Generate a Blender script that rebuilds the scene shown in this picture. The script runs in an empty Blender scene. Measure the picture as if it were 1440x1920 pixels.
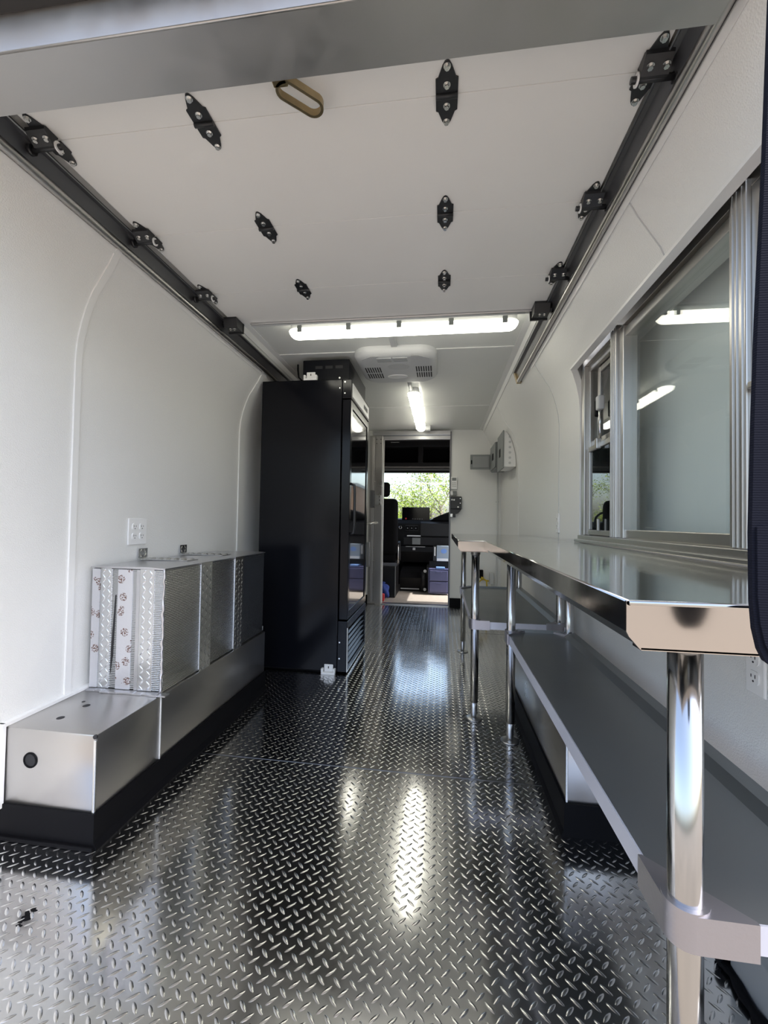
import bpy, bmesh, math, random
from mathutils import Vector, Matrix
random.seed(7)
sc = bpy.context.scene
C = sc.collection
# ------------------------------------------------------------------ camera
F_PX, YAW, PITCH, ROLL = 790.9, math.radians(7.715), math.radians(1.332), math.radians(0.961)
fwd = Vector((-math.sin(YAW)*math.cos(PITCH), math.cos(YAW)*math.cos(PITCH), math.sin(PITCH)))
r0 = Vector((math.cos(YAW), math.sin(YAW), 0)); u0 = r0.cross(fwd)
rt = math.cos(ROLL)*r0 + math.sin(ROLL)*u0
up = -math.sin(ROLL)*r0 + math.cos(ROLL)*u0
cam = bpy.data.objects.new('camera', bpy.data.cameras.new('camera')); C.objects.link(cam)
cam.data.sensor_fit = 'VERTICAL'; cam.data.sensor_height = 36.0; cam.data.lens = F_PX/1920*36
cam.data.clip_start = 0.02; cam.data.clip_end = 500
M = Matrix((( rt.x, up.x, -fwd.x, 0), (rt.y, up.y, -fwd.y, 0), (rt.z, up.z, -fwd.z, 1.0), (0, 0, 0, 1)))
cam.matrix_world = M
sc.camera = cam
# ------------------------------------------------------------------ world, sun, exposure
w = bpy.data.worlds.new('sky'); sc.world = w; w.use_nodes = True
nt = w.node_tree; nt.nodes.clear()
sky = nt.nodes.new('ShaderNodeTexSky'); sky.sky_type = 'NISHITA'; sky.sun_disc = False
sky.sun_elevation = math.radians(58); sky.sun_rotation = math.radians(95); sky.air_density = 1.0; sky.dust_density = 4.0; sky.ozone_density = 1.0
bg = nt.nodes.new('ShaderNodeBackground'); bg.inputs[1].default_value = 0.60
wo = nt.nodes.new('ShaderNodeOutputWorld')
hs = nt.nodes.new('ShaderNodeHueSaturation'); hs.inputs['Saturation'].default_value = 0.85   # thin high haze everywhere
nt.links.new(sky.outputs[0], hs.inputs['Color']); nt.links.new(hs.outputs[0], bg.inputs[0]); nt.links.new(bg.outputs[0], wo.inputs[0])
sun = bpy.data.objects.new('sun', bpy.data.lights.new('sun', 'SUN')); C.objects.link(sun)
sun.data.energy = 7.0; sun.data.angle = 0.009; sun.data.color = (1.0, 0.95, 0.87)
sun.rotation_euler = Vector((-math.cos(math.radians(58)), -0.02, -math.sin(math.radians(58)))).to_track_quat('-Z', 'Y').to_euler()
LED_STRENGTH = 8.5
sc.view_settings.view_transform = 'Standard'; sc.view_settings.look = 'None'
sc.view_settings.exposure = 0.14; sc.view_settings.gamma = 1.0; sc.view_settings.use_curve_mapping = False
sc.cycles.use_denoising = True
sc.cycles.max_bounces = 8; sc.cycles.diffuse_bounces = 5; sc.cycles.glossy_bounces = 5; sc.cycles.transparent_max_bounces = 12
sc.cycles.caustics_reflective = True; sc.cycles.blur_glossy = 0.6; sc.cycles.caustics_refractive = False; sc.cycles.sample_clamp_indirect = 6.0

# ------------------------------------------------------------------ materials
MATS = {}
def mat(name, col, rough=0.5, metal=0.0, bump=None, bump_s=0.2, spec=0.5, var=0.0, var_scale=6.0, coat=0.0, emit=None, emit_s=0.0, rvar=0.0, aniso=0.0, stretch=None):
    """Principled material; bump = (kind, scale); var = colour mottling; rvar = roughness mottling."""
    m = bpy.data.materials.new(name); m.use_nodes = True
    n = m.node_tree.nodes; l = m.node_tree.links; b = n['Principled BSDF']
    b.inputs['Base Color'].default_value = (*col, 1); b.inputs['Roughness'].default_value = rough
    b.inputs['Metallic'].default_value = metal; b.inputs['Specular IOR Level'].default_value = spec
    b.inputs['Coat Weight'].default_value = coat; b.inputs['Coat Roughness'].default_value = 0.08
    if aniso: b.inputs['Anisotropic'].default_value = aniso
    if emit: b.inputs['Emission Color'].default_value = (*emit, 1); b.inputs['Emission Strength'].default_value = emit_s
    tc = n.new('ShaderNodeTexCoord')
    src = tc.outputs['Object']
    if stretch:
        mp = n.new('ShaderNodeMapping'); mp.inputs['Scale'].default_value = stretch
        l.new(src, mp.inputs[0]); src = mp.outputs[0]
    if var > 0 or rvar > 0:
        nz = n.new('ShaderNodeTexNoise'); nz.inputs['Scale'].default_value = var_scale; nz.inputs['Detail'].default_value = 6
        l.new(src, nz.inputs['Vector'])
        if var > 0:
            mx = n.new('ShaderNodeMix'); mx.data_type = 'RGBA'
            mx.inputs[6].default_value = (*[c*(1-var) for c in col], 1); mx.inputs[7].default_value = (*[min(1, c*(1+var)) for c in col], 1)
            l.new(nz.outputs['Fac'], mx.inputs[0]); l.new(mx.outputs[2], b.inputs['Base Color'])
        if rvar > 0:
            mr = n.new('ShaderNodeMapRange'); mr.inputs[1].default_value = .3; mr.inputs[2].default_value = .7
            mr.inputs[3].default_value = max(0.02, rough-rvar); mr.inputs[4].default_value = rough+rvar
            l.new(nz.outputs['Fac'], mr.inputs[0]); l.new(mr.outputs[0], b.inputs['Roughness'])
    if bump:
        kind, s = bump
        bp = n.new('ShaderNodeBump'); bp.inputs['Strength'].default_value = bump_s; bp.inputs['Distance'].default_value = 0.002
        if kind == 'noise':
            t = n.new('ShaderNodeTexNoise'); t.inputs['Scale'].default_value = s; t.inputs['Detail'].default_value = 2; o = t.outputs['Fac']
        elif kind == 'voronoi':
            t = n.new('ShaderNodeTexVoronoi'); t.inputs['Scale'].default_value = s; o = t.outputs['Distance']
        elif kind == 'wavez':
            t = n.new('ShaderNodeTexWave'); t.bands_direction = 'Z'; t.inputs['Scale'].default_value = s; t.inputs['Distortion'].default_value = 1.2; t.inputs['Detail Scale'].default_value = 3; o = t.outputs['Fac']
        elif kind == 'wavey':
            t = n.new('ShaderNodeTexWave'); t.bands_direction = 'Y'; t.inputs['Scale'].default_value = s; t.inputs['Distortion'].default_value = .6; o = t.outputs['Fac']
        l.new(src, t.inputs['Vector']); l.new(o, bp.inputs['Height']); l.new(bp.outputs[0], b.inputs['Normal'])
    MATS[name] = m
    return m
WHITE = mat('frp_white', (.80, .80, .775), .34, bump=('voronoi', 260), bump_s=.35)
CEILW = mat('frp_ceiling', (.74, .75, .72), .30, bump=('noise', 180), bump_s=.35)
TRIMW = mat('white_plastic_trim', (.82, .82, .80), .35)
DOORW = mat('rollup_panel_white', (.84, .825, .785), .27, bump=('noise', 420), bump_s=.10, var=.03, var_scale=3)
PLASTW = mat('white_plastic', (.85, .85, .84), .35)
PLATE = mat('tread_plate_aluminium', (.66, .66, .665), .135, 1.0, bump=('noise', 14), bump_s=.16, rvar=.02, var_scale=5)
LUG = mat('tread_lug_aluminium', (.72, .72, .72), .22, 1.0)
ALU = mat('sheet_aluminium', (.54, .525, .51), .30, 1.0, bump=('noise', 5), bump_s=.08, rvar=.03, var=.05, var_scale=5)
ALUD = mat('brushed_aluminium_header', (.58, .565, .55), .42, 1.0, rvar=.06, var=.05, var_scale=14)
FRAME = mat('window_frame_stainless', (.56, .545, .52), .33, 1.0)
GALV = mat('galvanised_steel', (.54, .54, .54), .33, 1.0, rvar=.03, var=.05, var_scale=12)
GALVD = mat('dark_steel_and_channel_shade', (.16, .16, .17), .4, .8)  # dark steel fittings; in the tracks the darkness stands in for channel shade
STAIN = mat('stainless_worktop', (.62, .62, .61), .10, 1.0, rvar=.02, var_scale=30)
STAINB = mat('brushed_stainless_edge', (.56, .52, .48), .16, 1.0, bump=('noise', 10), bump_s=.45)
LEGM = mat('polished_tube_steel', (.50, .51, .52), .15, 1.0)
SHELF = mat('galvanised_undershelf', (.30, .32, .33), .36, .85, rvar=.04, var_scale=4)
FILM = mat('film_covered_shelf_edge', (.62, .63, .70), .42, .35)
CAST = mat('cast_aluminium_socket', (.42, .41, .44), .38, .9, bump=('noise', 120), bump_s=.2)
BLACK = mat('black_rubber', (.004, .004, .005), .55, spec=.10)
BLACKH = mat('black_coated_steel', (.016, .017, .019), .38)
FRIDGE = mat('fridge_black_enamel', (.005, .0055, .008), .16, spec=.20)
FRIDGEG = mat('fridge_dark_glass', (.004, .004, .005), .03, spec=.8, coat=.6)
BOLT = mat('zinc_bolt', (.70, .70, .68), .25, 1.0)
BRASS = mat('yellow_zinc', (.42, .33, .19), .34, 1.0, var=.25, var_scale=30)
FOIL = mat('foil_insulation', (.50, .51, .51), .20, 1.0, bump=('wavez', 46), bump_s=.8, rvar=.02, var_scale=3)
FOILN = mat('foil_plain', (.62, .62, .64), .30, .95, bump=('noise', 70), bump_s=.5)
TAPE = mat('embossed_foil_tape', (.68, .69, .70), .20, 1.0)
GREYB = mat('grey_painted_box', (.21, .225, .225), .45)
GREYL = mat('light_grey_plastic', (.56, .57, .57), .4)
ACW = mat('ac_plastic', (.62, .63, .63), .42)
SLOT = mat('dark_slot', (.012, .012, .014), .6)
STRAPM = mat('navy_webbing', (.010, .011, .018), .85, bump=('wavez', 130), bump_s=.25, spec=.08)
CABBLK = mat('cab_black_plastic', (.006, .006, .007), .5, spec=.25)
CABGR = mat('cab_dark_grey_plastic', (.018, .0185, .020), .5, spec=.3)
FABRIC = mat('black_seat_fabric', (.008, .008, .009), .9, spec=.1, bump=('noise', 400), bump_s=.3)
CABFL = mat('cab_floor_mat', (.30, .27, .24), .8, var=.25, var_scale=20)
BINM = mat('lavender_bin_plastic', (.075, .08, .17), .3)
BLUEM = mat('blue_cloth', (.02, .05, .24), .8)
REDM = mat('red_plastic', (.55, .03, .03), .4)
CARD = mat('grey_blue_carton', (.30, .37, .45), .6)
CARDB = mat('blue_print', (.18, .33, .72), .5)
YELL = mat('yellow_cable', (.60, .42, .02), .45)
WOODT = mat('bark', (.11, .085, .065), .9, bump=('noise', 40), bump_s=.6)
LEAF = mat('spring_leaf', (.30, .40, .04), .6, var=.45, var_scale=3)
b_ = LEAF.node_tree.nodes['Principled BSDF']; b_.inputs['Transmission Weight'].default_value = 0.0; b_.inputs['Subsurface Weight'].default_value = 0.0
GROUND = mat('dirt_ground', (.16, .138, .115), .95, var=.35, var_scale=.5)
BRICK = mat('brown_brick', (.26, .15, .09), .85, var=.2, var_scale=12)
WHITEP = mat('hatch_white', (.86, .87, .86), .45)
DIFF = mat('led_diffuser', (.9, .9, .86), .4, emit=(1.0, .97, .83), emit_s=LED_STRENGTH)
SCREEN = mat('black_screen', (.004, .004, .005), .08)
PAPER = mat('white_paper', (.8, .82, .82), .6)
CABIN_HEAD = mat('cab_headliner', (.03, .03, .033), .7)
STEELP = mat('painted_grey_metal', (.30, .31, .31), .5, .2)
def glass(name, tint=(.95, .98, .97), f0=.045):
    m = bpy.data.materials.new(name); m.use_nodes = True
    n = m.node_tree.nodes; l = m.node_tree.links; n.clear()
    o = n.new('ShaderNodeOutputMaterial'); mx = n.new('ShaderNodeMixShader'); tr = n.new('ShaderNodeBsdfTransparent'); gl = n.new('ShaderNodeBsdfGlossy')
    lw = n.new('ShaderNodeLayerWeight'); lw.inputs[0].default_value = 0.5
    pw = n.new('ShaderNodeMath'); pw.operation = 'POWER'; pw.inputs[1].default_value = 5.0; l.new(lw.outputs['Facing'], pw.inputs[0])
    fr = n.new('ShaderNodeMath'); fr.operation = 'MULTIPLY_ADD'; fr.inputs[1].default_value = 1-f0; fr.inputs[2].default_value = f0; l.new(pw.outputs[0], fr.inputs[0])
    tr.inputs[0].default_value = (*tint, 1); gl.inputs['Roughness'].default_value = 0.0
    l.new(fr.outputs[0], mx.inputs[0]); l.new(tr.outputs[0], mx.inputs[1]); l.new(gl.outputs[0], mx.inputs[2]); l.new(mx.outputs[0], o.inputs[0])
    return m
GLASS = glass('clear_glass'); GLASSD = glass('tinted_glass', (.38, .40, .40), .14)
def print_mat(name):
    """foil tape with brown printed stamps (flat print)"""
    m = mat(name, (.74, .74, .77), .34, .8, bump=('noise', 70), bump_s=.4)
    n = m.node_tree.nodes; l = m.node_tree.links; b = n['Principled BSDF']
    tc = n.new('ShaderNodeTexCoord'); v = n.new('ShaderNodeTexVoronoi'); v.inputs['Scale'].default_value = 22
    nz = n.new('ShaderNodeTexNoise'); nz.inputs['Scale'].default_value = 190
    l.new(tc.outputs['Object'], v.inputs['Vector']); l.new(tc.outputs['Object'], nz.inputs['Vector'])
    a = n.new('ShaderNodeMath'); a.operation = 'LESS_THAN'; a.inputs[1].default_value = .36; l.new(v.outputs['Distance'], a.inputs[0])
    g = n.new('ShaderNodeMath'); g.operation = 'GREATER_THAN'; g.inputs[1].default_value = .50; l.new(nz.outputs['Fac'], g.inputs[0])
    p = n.new('ShaderNodeMath'); p.operation = 'MULTIPLY'; l.new(a.outputs[0], p.inputs[0]); l.new(g.outputs[0], p.inputs[1])
    mx = n.new('ShaderNodeMix'); mx.data_type = 'RGBA'; mx.inputs[6].default_value = (.74, .74, .77, 1); mx.inputs[7].default_value = (.16, .09, .07, 1)
    l.new(p.outputs[0], mx.inputs[0]); l.new(mx.outputs[2], b.inputs['Base Color'])
    iv = n.new('ShaderNodeMath'); iv.operation = 'MULTIPLY_ADD'; iv.inputs[1].default_value = -.8; iv.inputs[2].default_value = .8
    l.new(p.outputs[0], iv.inputs[0]); l.new(iv.outputs[0], b.inputs['Metallic'])
    return m
PRINT = print_mat('printed_foil_tape')

# ------------------------------------------------------------------ mesh helpers (all coordinates are world metres)
class MB:
    def __init__(s): s.bm = bmesh.new(); s.smooth = False
    def box(s, x0, x1, y0, y1, z0, z1, bev=0.0, seg=2):
        b = s.bm if bev == 0 else bmesh.new()
        v = [b.verts.new((x, y, z)) for x in (x0, x1) for y in (y0, y1) for z in (z0, z1)]
        for f in ((0, 1, 3, 2), (4, 6, 7, 5), (0, 4, 5, 1), (2, 3, 7, 6), (0, 2, 6, 4), (1, 5, 7, 3)): b.faces.new([v[i] for i in f])
        if bev:
            bmesh.ops.bevel(b, geom=b.edges[:], offset=bev, segments=seg, profile=.5, affect='EDGES')
            s._join(b)
        return s
    def _join(s, b, mtx=None):
        me = bpy.data.meshes.new('tmp'); b.to_mesh(me); b.free()
        if mtx is not None: me.transform(mtx)
        s.bm.from_mesh(me); bpy.data.meshes.remove(me)
    def prism(s, pts, axis, a0, a1, bev=0.0):
        """polygon pts (2-D) extruded along axis: 'X' (pts y,z), 'Y' (pts x,z), 'Z' (pts x,y)"""
        def P(p, a): return {'X': (a, p[0], p[1]), 'Y': (p[0], a, p[1]), 'Z': (p[0], p[1], a)}[axis]
        b = bmesh.new()
        A = [b.verts.new(P(p, a0)) for p in pts]; B = [b.verts.new(P(p, a1)) for p in pts]
        b.faces.new(A); b.faces.new(B[::-1])
        for i in range(len(pts)):
            j = (i+1) % len(pts); b.faces.new((A[j], A[i], B[i], B[j]))
        bmesh.ops.recalc_face_normals(b, faces=b.faces[:])
        if bev: bmesh.ops.bevel(b, geom=b.edges[:], offset=bev, segments=2, profile=.5, affect='EDGES')
        s._join(b); return s
    def cyl(s, p0, p1, r0, r1=None, n=20, cap=True):
        r1 = r0 if r1 is None else r1
        p0 = Vector(p0); p1 = Vector(p1); d = (p1-p0).normalized()
        a = d.orthogonal().normalized(); c = d.cross(a)
        A = [s.bm.verts.new(p0+r0*(math.cos(t)*a+math.sin(t)*c)) for t in [2*math.pi*i/n for i in range(n)]]
        B = [s.bm.verts.new(p1+r1*(math.cos(t)*a+math.sin(t)*c)) for t in [2*math.pi*i/n for i in range(n)]]
        for i in range(n):
            j = (i+1) % n; f = s.bm.faces.new((A[i], A[j], B[j], B[i])); f.smooth = n > 7
        if cap: s.bm.faces.new(A[::-1]); s.bm.faces.new(B)
        return s
    def tube(s, pts, r, n=10, cap=True):
        pts = [Vector(p) for p in pts]; rings = []
        rr = r if isinstance(r, (list, tuple)) else [r]*len(pts)
        prev = None
        for i, p in enumerate(pts):
            d = (pts[min(i+1, len(pts)-1)]-pts[max(i-1, 0)]).normalized()
            a = d.orthogonal().normalized() if prev is None else (prev-d*prev.dot(d)).normalized()
            prev = a; c = d.cross(a)
            rings.append([s.bm.verts.new(p+rr[i]*(math.cos(2*math.pi*k/n)*a+math.sin(2*math.pi*k/n)*c)) for k in range(n)])
        for A, B in zip(rings, rings[1:]):
            for k in range(n):
                j = (k+1) % n; f = s.bm.faces.new((A[k], A[j], B[j], B[k])); f.smooth = True
        if cap: s.bm.faces.new(rings[0][::-1]); s.bm.faces.new(rings[-1])
        return s
    def lathe(s, prof, cx, cy, n=20, axis='Z'):
        """prof = [(r, h)...] round the vertical axis at cx, cy"""
        rings = [[s.bm.verts.new((cx+r*math.cos(2*math.pi*k/n), cy+r*math.sin(2*math.pi*k/n), h)) for k in range(n)] for r, h in prof]
        for A, B in zip(rings, rings[1:]):
            for k in range(n):
                j = (k+1) % n; f = s.bm.faces.new((A[k], A[j], B[j], B[k])); f.smooth = True
        s.bm.faces.new(rings[0][::-1]); s.bm.faces.new(rings[-1]); return s
    def quadstrip(s, L1, L2):
        A = [s.bm.verts.new(p) for p in L1]; B = [s.bm.verts.new(p) for p in L2]
        for i in range(len(A)-1): s.bm.faces.new((A[i], A[i+1], B[i+1], B[i])).smooth = True
        return s
    def slab(s, prof, y0, y1, off):
        """thin sheet: x,z polyline extruded y0..y1, thickened by the offset vector (dx,dz) per point list"""
        P0 = [(p[0], p[1]) for p in prof]; P1 = [(p[0]+o[0], p[1]+o[1]) for p, o in zip(prof, off)]
        return s.prism(P0+P1[::-1], 'Y', y0, y1)
    def xf(s, m): bmesh.ops.transform(s.bm, matrix=m, verts=s.bm.verts[:]); return s
    def build(s, name, m, parent=None, loc=None, recalc=True, autosmooth=None):
        if recalc: bmesh.ops.recalc_face_normals(s.bm, faces=s.bm.faces[:])
        me = bpy.data.meshes.new(name)
        base = Vector((0, 0, 0))
        if parent is not None:
            top = parent
            while top.parent: top = top.parent
            base = Vector(top.location)
        elif loc is not None: base = Vector(loc)
        if base.length > 0: bmesh.ops.translate(s.bm, vec=-base, verts=s.bm.verts[:])
        s.bm.to_mesh(me); s.bm.free(); me.materials.append(m)
        if autosmooth:
            for p in me.polygons: p.use_smooth = True
            me.set_sharp_from_angle(angle=math.radians(autosmooth))
        o = bpy.data.objects.new(name, me); C.objects.link(o)
        if parent is not None: o.parent = parent
        elif loc is not None: o.location = loc
        return o
def tag(o, label=None, cat=None, group=None, kind=None):
    if label: o['label'] = label
    if cat: o['category'] = cat
    if group: o['group'] = group
    if kind: o['kind'] = kind
    return o
def thing(name, loc, label, cat, group=None):
    o = bpy.data.objects.new(name, None); C.objects.link(o); o.location = loc; o.empty_display_size = .05
    return tag(o, label, cat, group)
def copy_tree(o, parent=None):
    c = o.copy(); C.objects.link(c); c.parent = parent
    for ch in list(o.children): copy_tree(ch, c)
    return c
def rrect(x0, x1, y0, y1, r, n=6):
    pts = []
    for cx, cy, a0 in ((x1-r, y1-r, 0), (x0+r, y1-r, 90), (x0+r, y0+r, 180), (x1-r, y0+r, 270)):
        for k in range(n+1):
            a = math.radians(a0+90*k/n); pts.append((cx+r*math.cos(a), cy+r*math.sin(a)))
    return pts
# ================================================================== STRUCTURE
WR, WL, CZ, YB, Y0 = .70, -1.36, 2.12, 5.12, .60     # right wall, left wall, ceiling, bulkhead, rear edge
MIDX = -.33
PROF = [(.70, 0), (.70, 1.59), (.694, 1.66), (.681, 1.72), (.663, 1.78), (.640, 1.835), (.576, 1.935), (.478, 2.12)]
def wall_x(z):
    for (xa, za), (xb, zb) in zip(PROF, PROF[1:]):
        if za <= z <= zb: return xa+(xb-xa)*(z-za)/(zb-za)
    return PROF[-1][0]
def mir(p): return (2*MIDX-p[0], p[1])
def seg(z0, z1):
    pts = [(wall_x(z0), z0)]+[p for p in PROF if z0 < p[1] < z1]+[(wall_x(z1), z1)]
    return pts
def sheet(mb, z0, z1, y0, y1, side, t=.03, inset=0.0):
    p = [(x-inset, z) for x, z in seg(z0, z1)]
    if side == 'L': p = [mir(q) for q in p]; off = [(-t, t*.3)]*len(p)
    else: off = [(t, t*.3)]*len(p)
    mb.slab(p, y0, y1, off)
# floor: three tread plates with raised lugs
floor = MB().box(WL-.03, WR+.03, Y0, YB+.03, -.06, -.006).build('floor', GALV); tag(floor, kind='structure', label='aluminium tread plate floor of the truck body')
PL = [(Y0, 1.703), (1.709, 3.94), (3.946, YB)]
plates = []
for a, b in PL:
    plates.append(MB().box(WL, WR, a, b, -.006, 0.0).build('tread_plate', PLATE, floor))
def lug_verts(L=.0145, W=.0045, Hh=.0020):
    out = []
    for k in range(10):
        t = 2*math.pi*k/10; u = math.cos(t); out.append((L*u, W*math.sin(t)*(1-.25*abs(u)), 0.0))
    top = [(-L*.62, 0, Hh*.75), (0, 0, Hh), (L*.62, 0, Hh*.75)]
    vs = out+top
    fs = []
    for k in range(10):
        j = (k+1) % 10; mid = (k+.5)*36
        def tv(i):
            u = math.cos(2*math.pi*i/10); return 12 if u > .45 else (10 if u < -.45 else 11)
        a, b = tv(k), tv(j)
        if a == b: fs.append((k, j, a))
        else: fs.append((k, j, b, a))
    return vs, fs
LV, LF = lug_verts()
lug_me = bpy.data.meshes.new('tread_lug'); lug_me.from_pydata(LV, [], LF); lug_me.materials.append(LUG)
for p_ in lug_me.polygons: p_.use_smooth = True
P_ = .036
def blocked(x, y):
    if x < -1.02 and 1.16 < y < 2.42: return True
    if x > .40 and 1.44 < y < 2.6: return True
    if x < -.60 and 2.73 < y < 3.39: return True
    return False
lugs = []
ny = int((YB-Y0)/(P_/2)); 
for j in range(ny):
    y = Y0+.012+j*P_/2
    odd = j % 2
    for i in range(int((WR-WL)/P_)):
        x = WL+.016+i*P_+(P_/2 if odd else 0)
        if x > WR-.012 or blocked(x, y) or any(abs(y-s) < .014 for s in (1.706, 3.943, YB, Y0)): continue
        lugs.append((x, y, math.radians(45 if odd == 0 else -45)))
def seen(l):
    v = Vector((l[0], l[1], -1.0)); d = v.dot(fwd)
    if d < .2: return None
    px = 720+F_PX*v.dot(rt)/d; py = 960-F_PX*v.dot(up)/d
    return d if (0 < px < 1440 and 1200 < py < 1925) else None
vis = sorted([(seen(l), k) for k, l in enumerate(lugs) if seen(l) and not (lugs[k][0] > .31 and lugs[k][1] < 1.1)])
near = set(k for _, k in vis[:300])
def plate_of(y): return 0 if y < 1.706 else (1 if y < 3.943 else 2)
rest = {0: ([], []), 1: ([], []), 2: ([], [])}
for k, (x, y, a) in enumerate(lugs):
    if k in near:
        o = bpy.data.objects.new('tread_lug', lug_me); C.objects.link(o); o.location = (x, y, 0); o.rotation_euler = (0, 0, a); o.parent = plates[plate_of(y)]
    else:
        V, Fc = rest[plate_of(y)]; n0 = len(V); ca, sa = math.cos(a), math.sin(a)
        V.extend((x+ca*p[0]-sa*p[1], y+sa*p[0]+ca*p[1], p[2]) for p in LV)
        Fc.extend(tuple(n0+i for i in f) for f in LF)
for k, (V, Fc) in rest.items():
    me = bpy.data.meshes.new('tread_lugs'); me.from_pydata(V, [], Fc); me.materials.append(LUG)
    for p_ in me.polygons: p_.use_smooth = True
    o = bpy.data.objects.new('tread_lugs', me); C.objects.link(o); o.parent = plates[k]; tag(o, kind='stuff', label='raised diamond lugs of the tread plate')
rs = random.Random(2); mk = MB()
for cx, cy, r_ in ((-1.012, .968, .007), (-1.018, .957, .008), (-1.008, .946, .009), (-1.016, .936, .007), (-1.006, .926, .006), (-1.000, .952, .005)):
    mk.prism([(cx+r_*(1+.5*rs.uniform(-1, 1))*math.cos(t)*1.2, cy+r_*(1+.5*rs.uniform(-1, 1))*math.sin(t)*.7) for t in [2*math.pi*k/9 for k in range(9)]], 'Z', .0002, .0006)
mk.build('scuff_mark', BLACK, plates[0])
# left wall
mb = MB(); sheet(mb, 0, 2.12, Y0, YB, 'L'); wl = tag(mb.build('wall_left', WHITE, autosmooth=25), kind='structure', label='white pebbled wall panel bending inwards under the roof')
for y, wd in ((1.40, .026), (2.685, .012), (3.98, .012)):
    mb = MB(); sheet(mb, .345 if y < 2 else 0, 2.02, y-wd/2, y+wd/2, 'L', .007, .0065); mb.build('seam_batten', TRIMW, wl, autosmooth=25)
# right wall with the serving window opening
mb = MB()
WY0, WY1, WZ0, WZ1 = .70, 2.27, .925, 1.805
sheet(mb, 0, WZ0, Y0, YB, 'R'); sheet(mb, WZ1, 2.12, Y0, YB, 'R'); sheet(mb, WZ0, WZ1, WY1, YB, 'R'); sheet(mb, WZ0, WZ1, Y0, WY0, 'R')
wr = tag(mb.build('wall_right', WHITE, autosmooth=25), kind='structure', label='white pebbled wall panel around the serving window')
for y, za, zb, wd in ((1.34, 1.81, 1.985, .004), (2.65, .0, 2.10, .004), (3.98, 0, 2.12, .012)):
    mb = MB(); sheet(mb, za, zb, y-wd/2, y+wd/2, 'R', .003, .0025); mb.build('seam_batten', TRIMW if wd > .01 else GREYL, wr, autosmooth=25)
mb = MB(); p = [(wall_x(WZ1)-.002, WZ1-.006), (wall_x(WZ1)-.004, WZ1+.003), (wall_x(WZ1)+.03, WZ1+.003), (wall_x(WZ1)+.03, WZ1-.006)]
mb.prism(p, 'Y', WY0, WY1).build('edge_trim', TRIMW, wr)
# ceiling
ce = tag(MB().box(-1.20, .54, Y0, YB+.02, CZ, CZ+.04).build('ceiling', CEILW), kind='structure', label='pale grey pebbled ceiling panel')
for y in (2.715, 4.06): MB().box(-1.135, .475, y-.008, y+.008, CZ-.004, CZ).build('seam_batten', TRIMW, ce)
for sx in (1, -1):
    pts = [(.478, 2.118), (.440, 2.1185), (.440, 2.1145), (.476, 2.113), (.490, 2.085), (.494, 2.087)]
    if sx < 0: pts = [mir(q) for q in pts]
    MB().prism(pts, 'Y', Y0+.02, YB-.01).build('corner_trim', TRIMW, ce)
# bulkhead
DX0, DX1, DZ = -.705, .100, 2.005
outer = [(WL, 0), (WL, 1.59)]+[mir(p) for p in PROF[2:]]+PROF[::-1]
mb = MB()
left_poly = [(DX0, 0), (DX0, 2.12)]+[mir(p) for p in PROF[::-1]]
right_poly = [(DX1, 2.12), (DX1, 0)]+PROF
mb.prism(left_poly, 'Y', YB, YB+.05).prism(right_poly, 'Y', YB, YB+.05).box(DX0, DX1, YB, YB+.05, DZ+.06, 2.12)
wb = tag(mb.build('wall_back', WHITE), kind='structure', label='white bulkhead wall with doorway to the cab')
MB().box(DX1+.008, .695, YB-.012, YB, 0, .105, .002).build('rubber_base', BLACK, wb)
MB().box(-1.355, DX0-.09, YB-.012, YB, 0, .105, .002).build('rubber_base', BLACK, wb)
MB().box(DX1-.006, DX1+.012, YB-.015, YB+.05, 0, 2.10, .002).build('door_jamb', GALVD, wb)
h = MB(); h.box(DX0-.13, DX1, YB-.05, YB-.002, DZ+.045, DZ+.10, .004).box(DX0-.13, DX1, YB-.03, YB-.002, DZ, DZ+.045, .003); h.build('door_head_track', GALV, wb)
MB().box(DX0, DX1, YB-.03, YB+.06, 0.0, .012, .003).build('threshold', GALV, wb)
# sliding bulkhead door, pushed open to the left
d1 = thing('door_1', (-.80, YB-.06, 0), None, None); tag(d1, kind='structure', label='aluminium sliding bulkhead door pushed open')
MB().box(-.875, -.80, YB-.05, YB-.012, .005, 2.05, .002).build('door_stile', ALU, d1)
MB().box(-.845, -.835, YB-.062, YB-.05, .03, 2.03, .001).build('rail', ALU, d1)
MB().box(-.828, -.818, YB-.062, YB-.05, .03, 2.03, .001).build('rail', ALU, d1)
MB().box(-.797, -.712, YB-.075, YB-.052, .012, 2.045, .003).build('edge_bar', ALU, d1)
lt = MB(); lt.box(-.855, -.805, YB-.085, YB-.05, 1.17, 1.38, .006).build('latch_case', GALVD, d1)
mb = MB(); mb.box(-.790, -.722, YB-.092, YB-.075, 1.20, 1.32, .004); l2 = mb.build('latch_plate', GALV, d1)
for zz in (1.215, 1.26, 1.305): MB().cyl((-.735, YB-.092, zz), (-.735, YB-.104, zz), .012, n=10).build('latch_bolt', BOLT, l2)
MB().tube([(-.93, YB-.12, .97), (-.76, YB-.11, .985)], .011, 10).build('pull_rod', BOLT, d1)
for zz in (2.0, 1.95): 
    for xx in (-.785, -.735): MB().cyl((xx, YB-.075, zz), (xx, YB-.079, zz), .006, n=8).build('screw', BLACKH, d1)
for zz in [.05+.16*k for k in range(12)]: MB().cyl((-.805, YB-.05, zz), (-.805, YB-.056, zz), .005, n=8).build('rivet', BOLT, d1)
MB().box(-.90, -.855, YB-.075, YB-.05, .45, .75, .004).build('lower_guide', GALV, d1)
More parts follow.
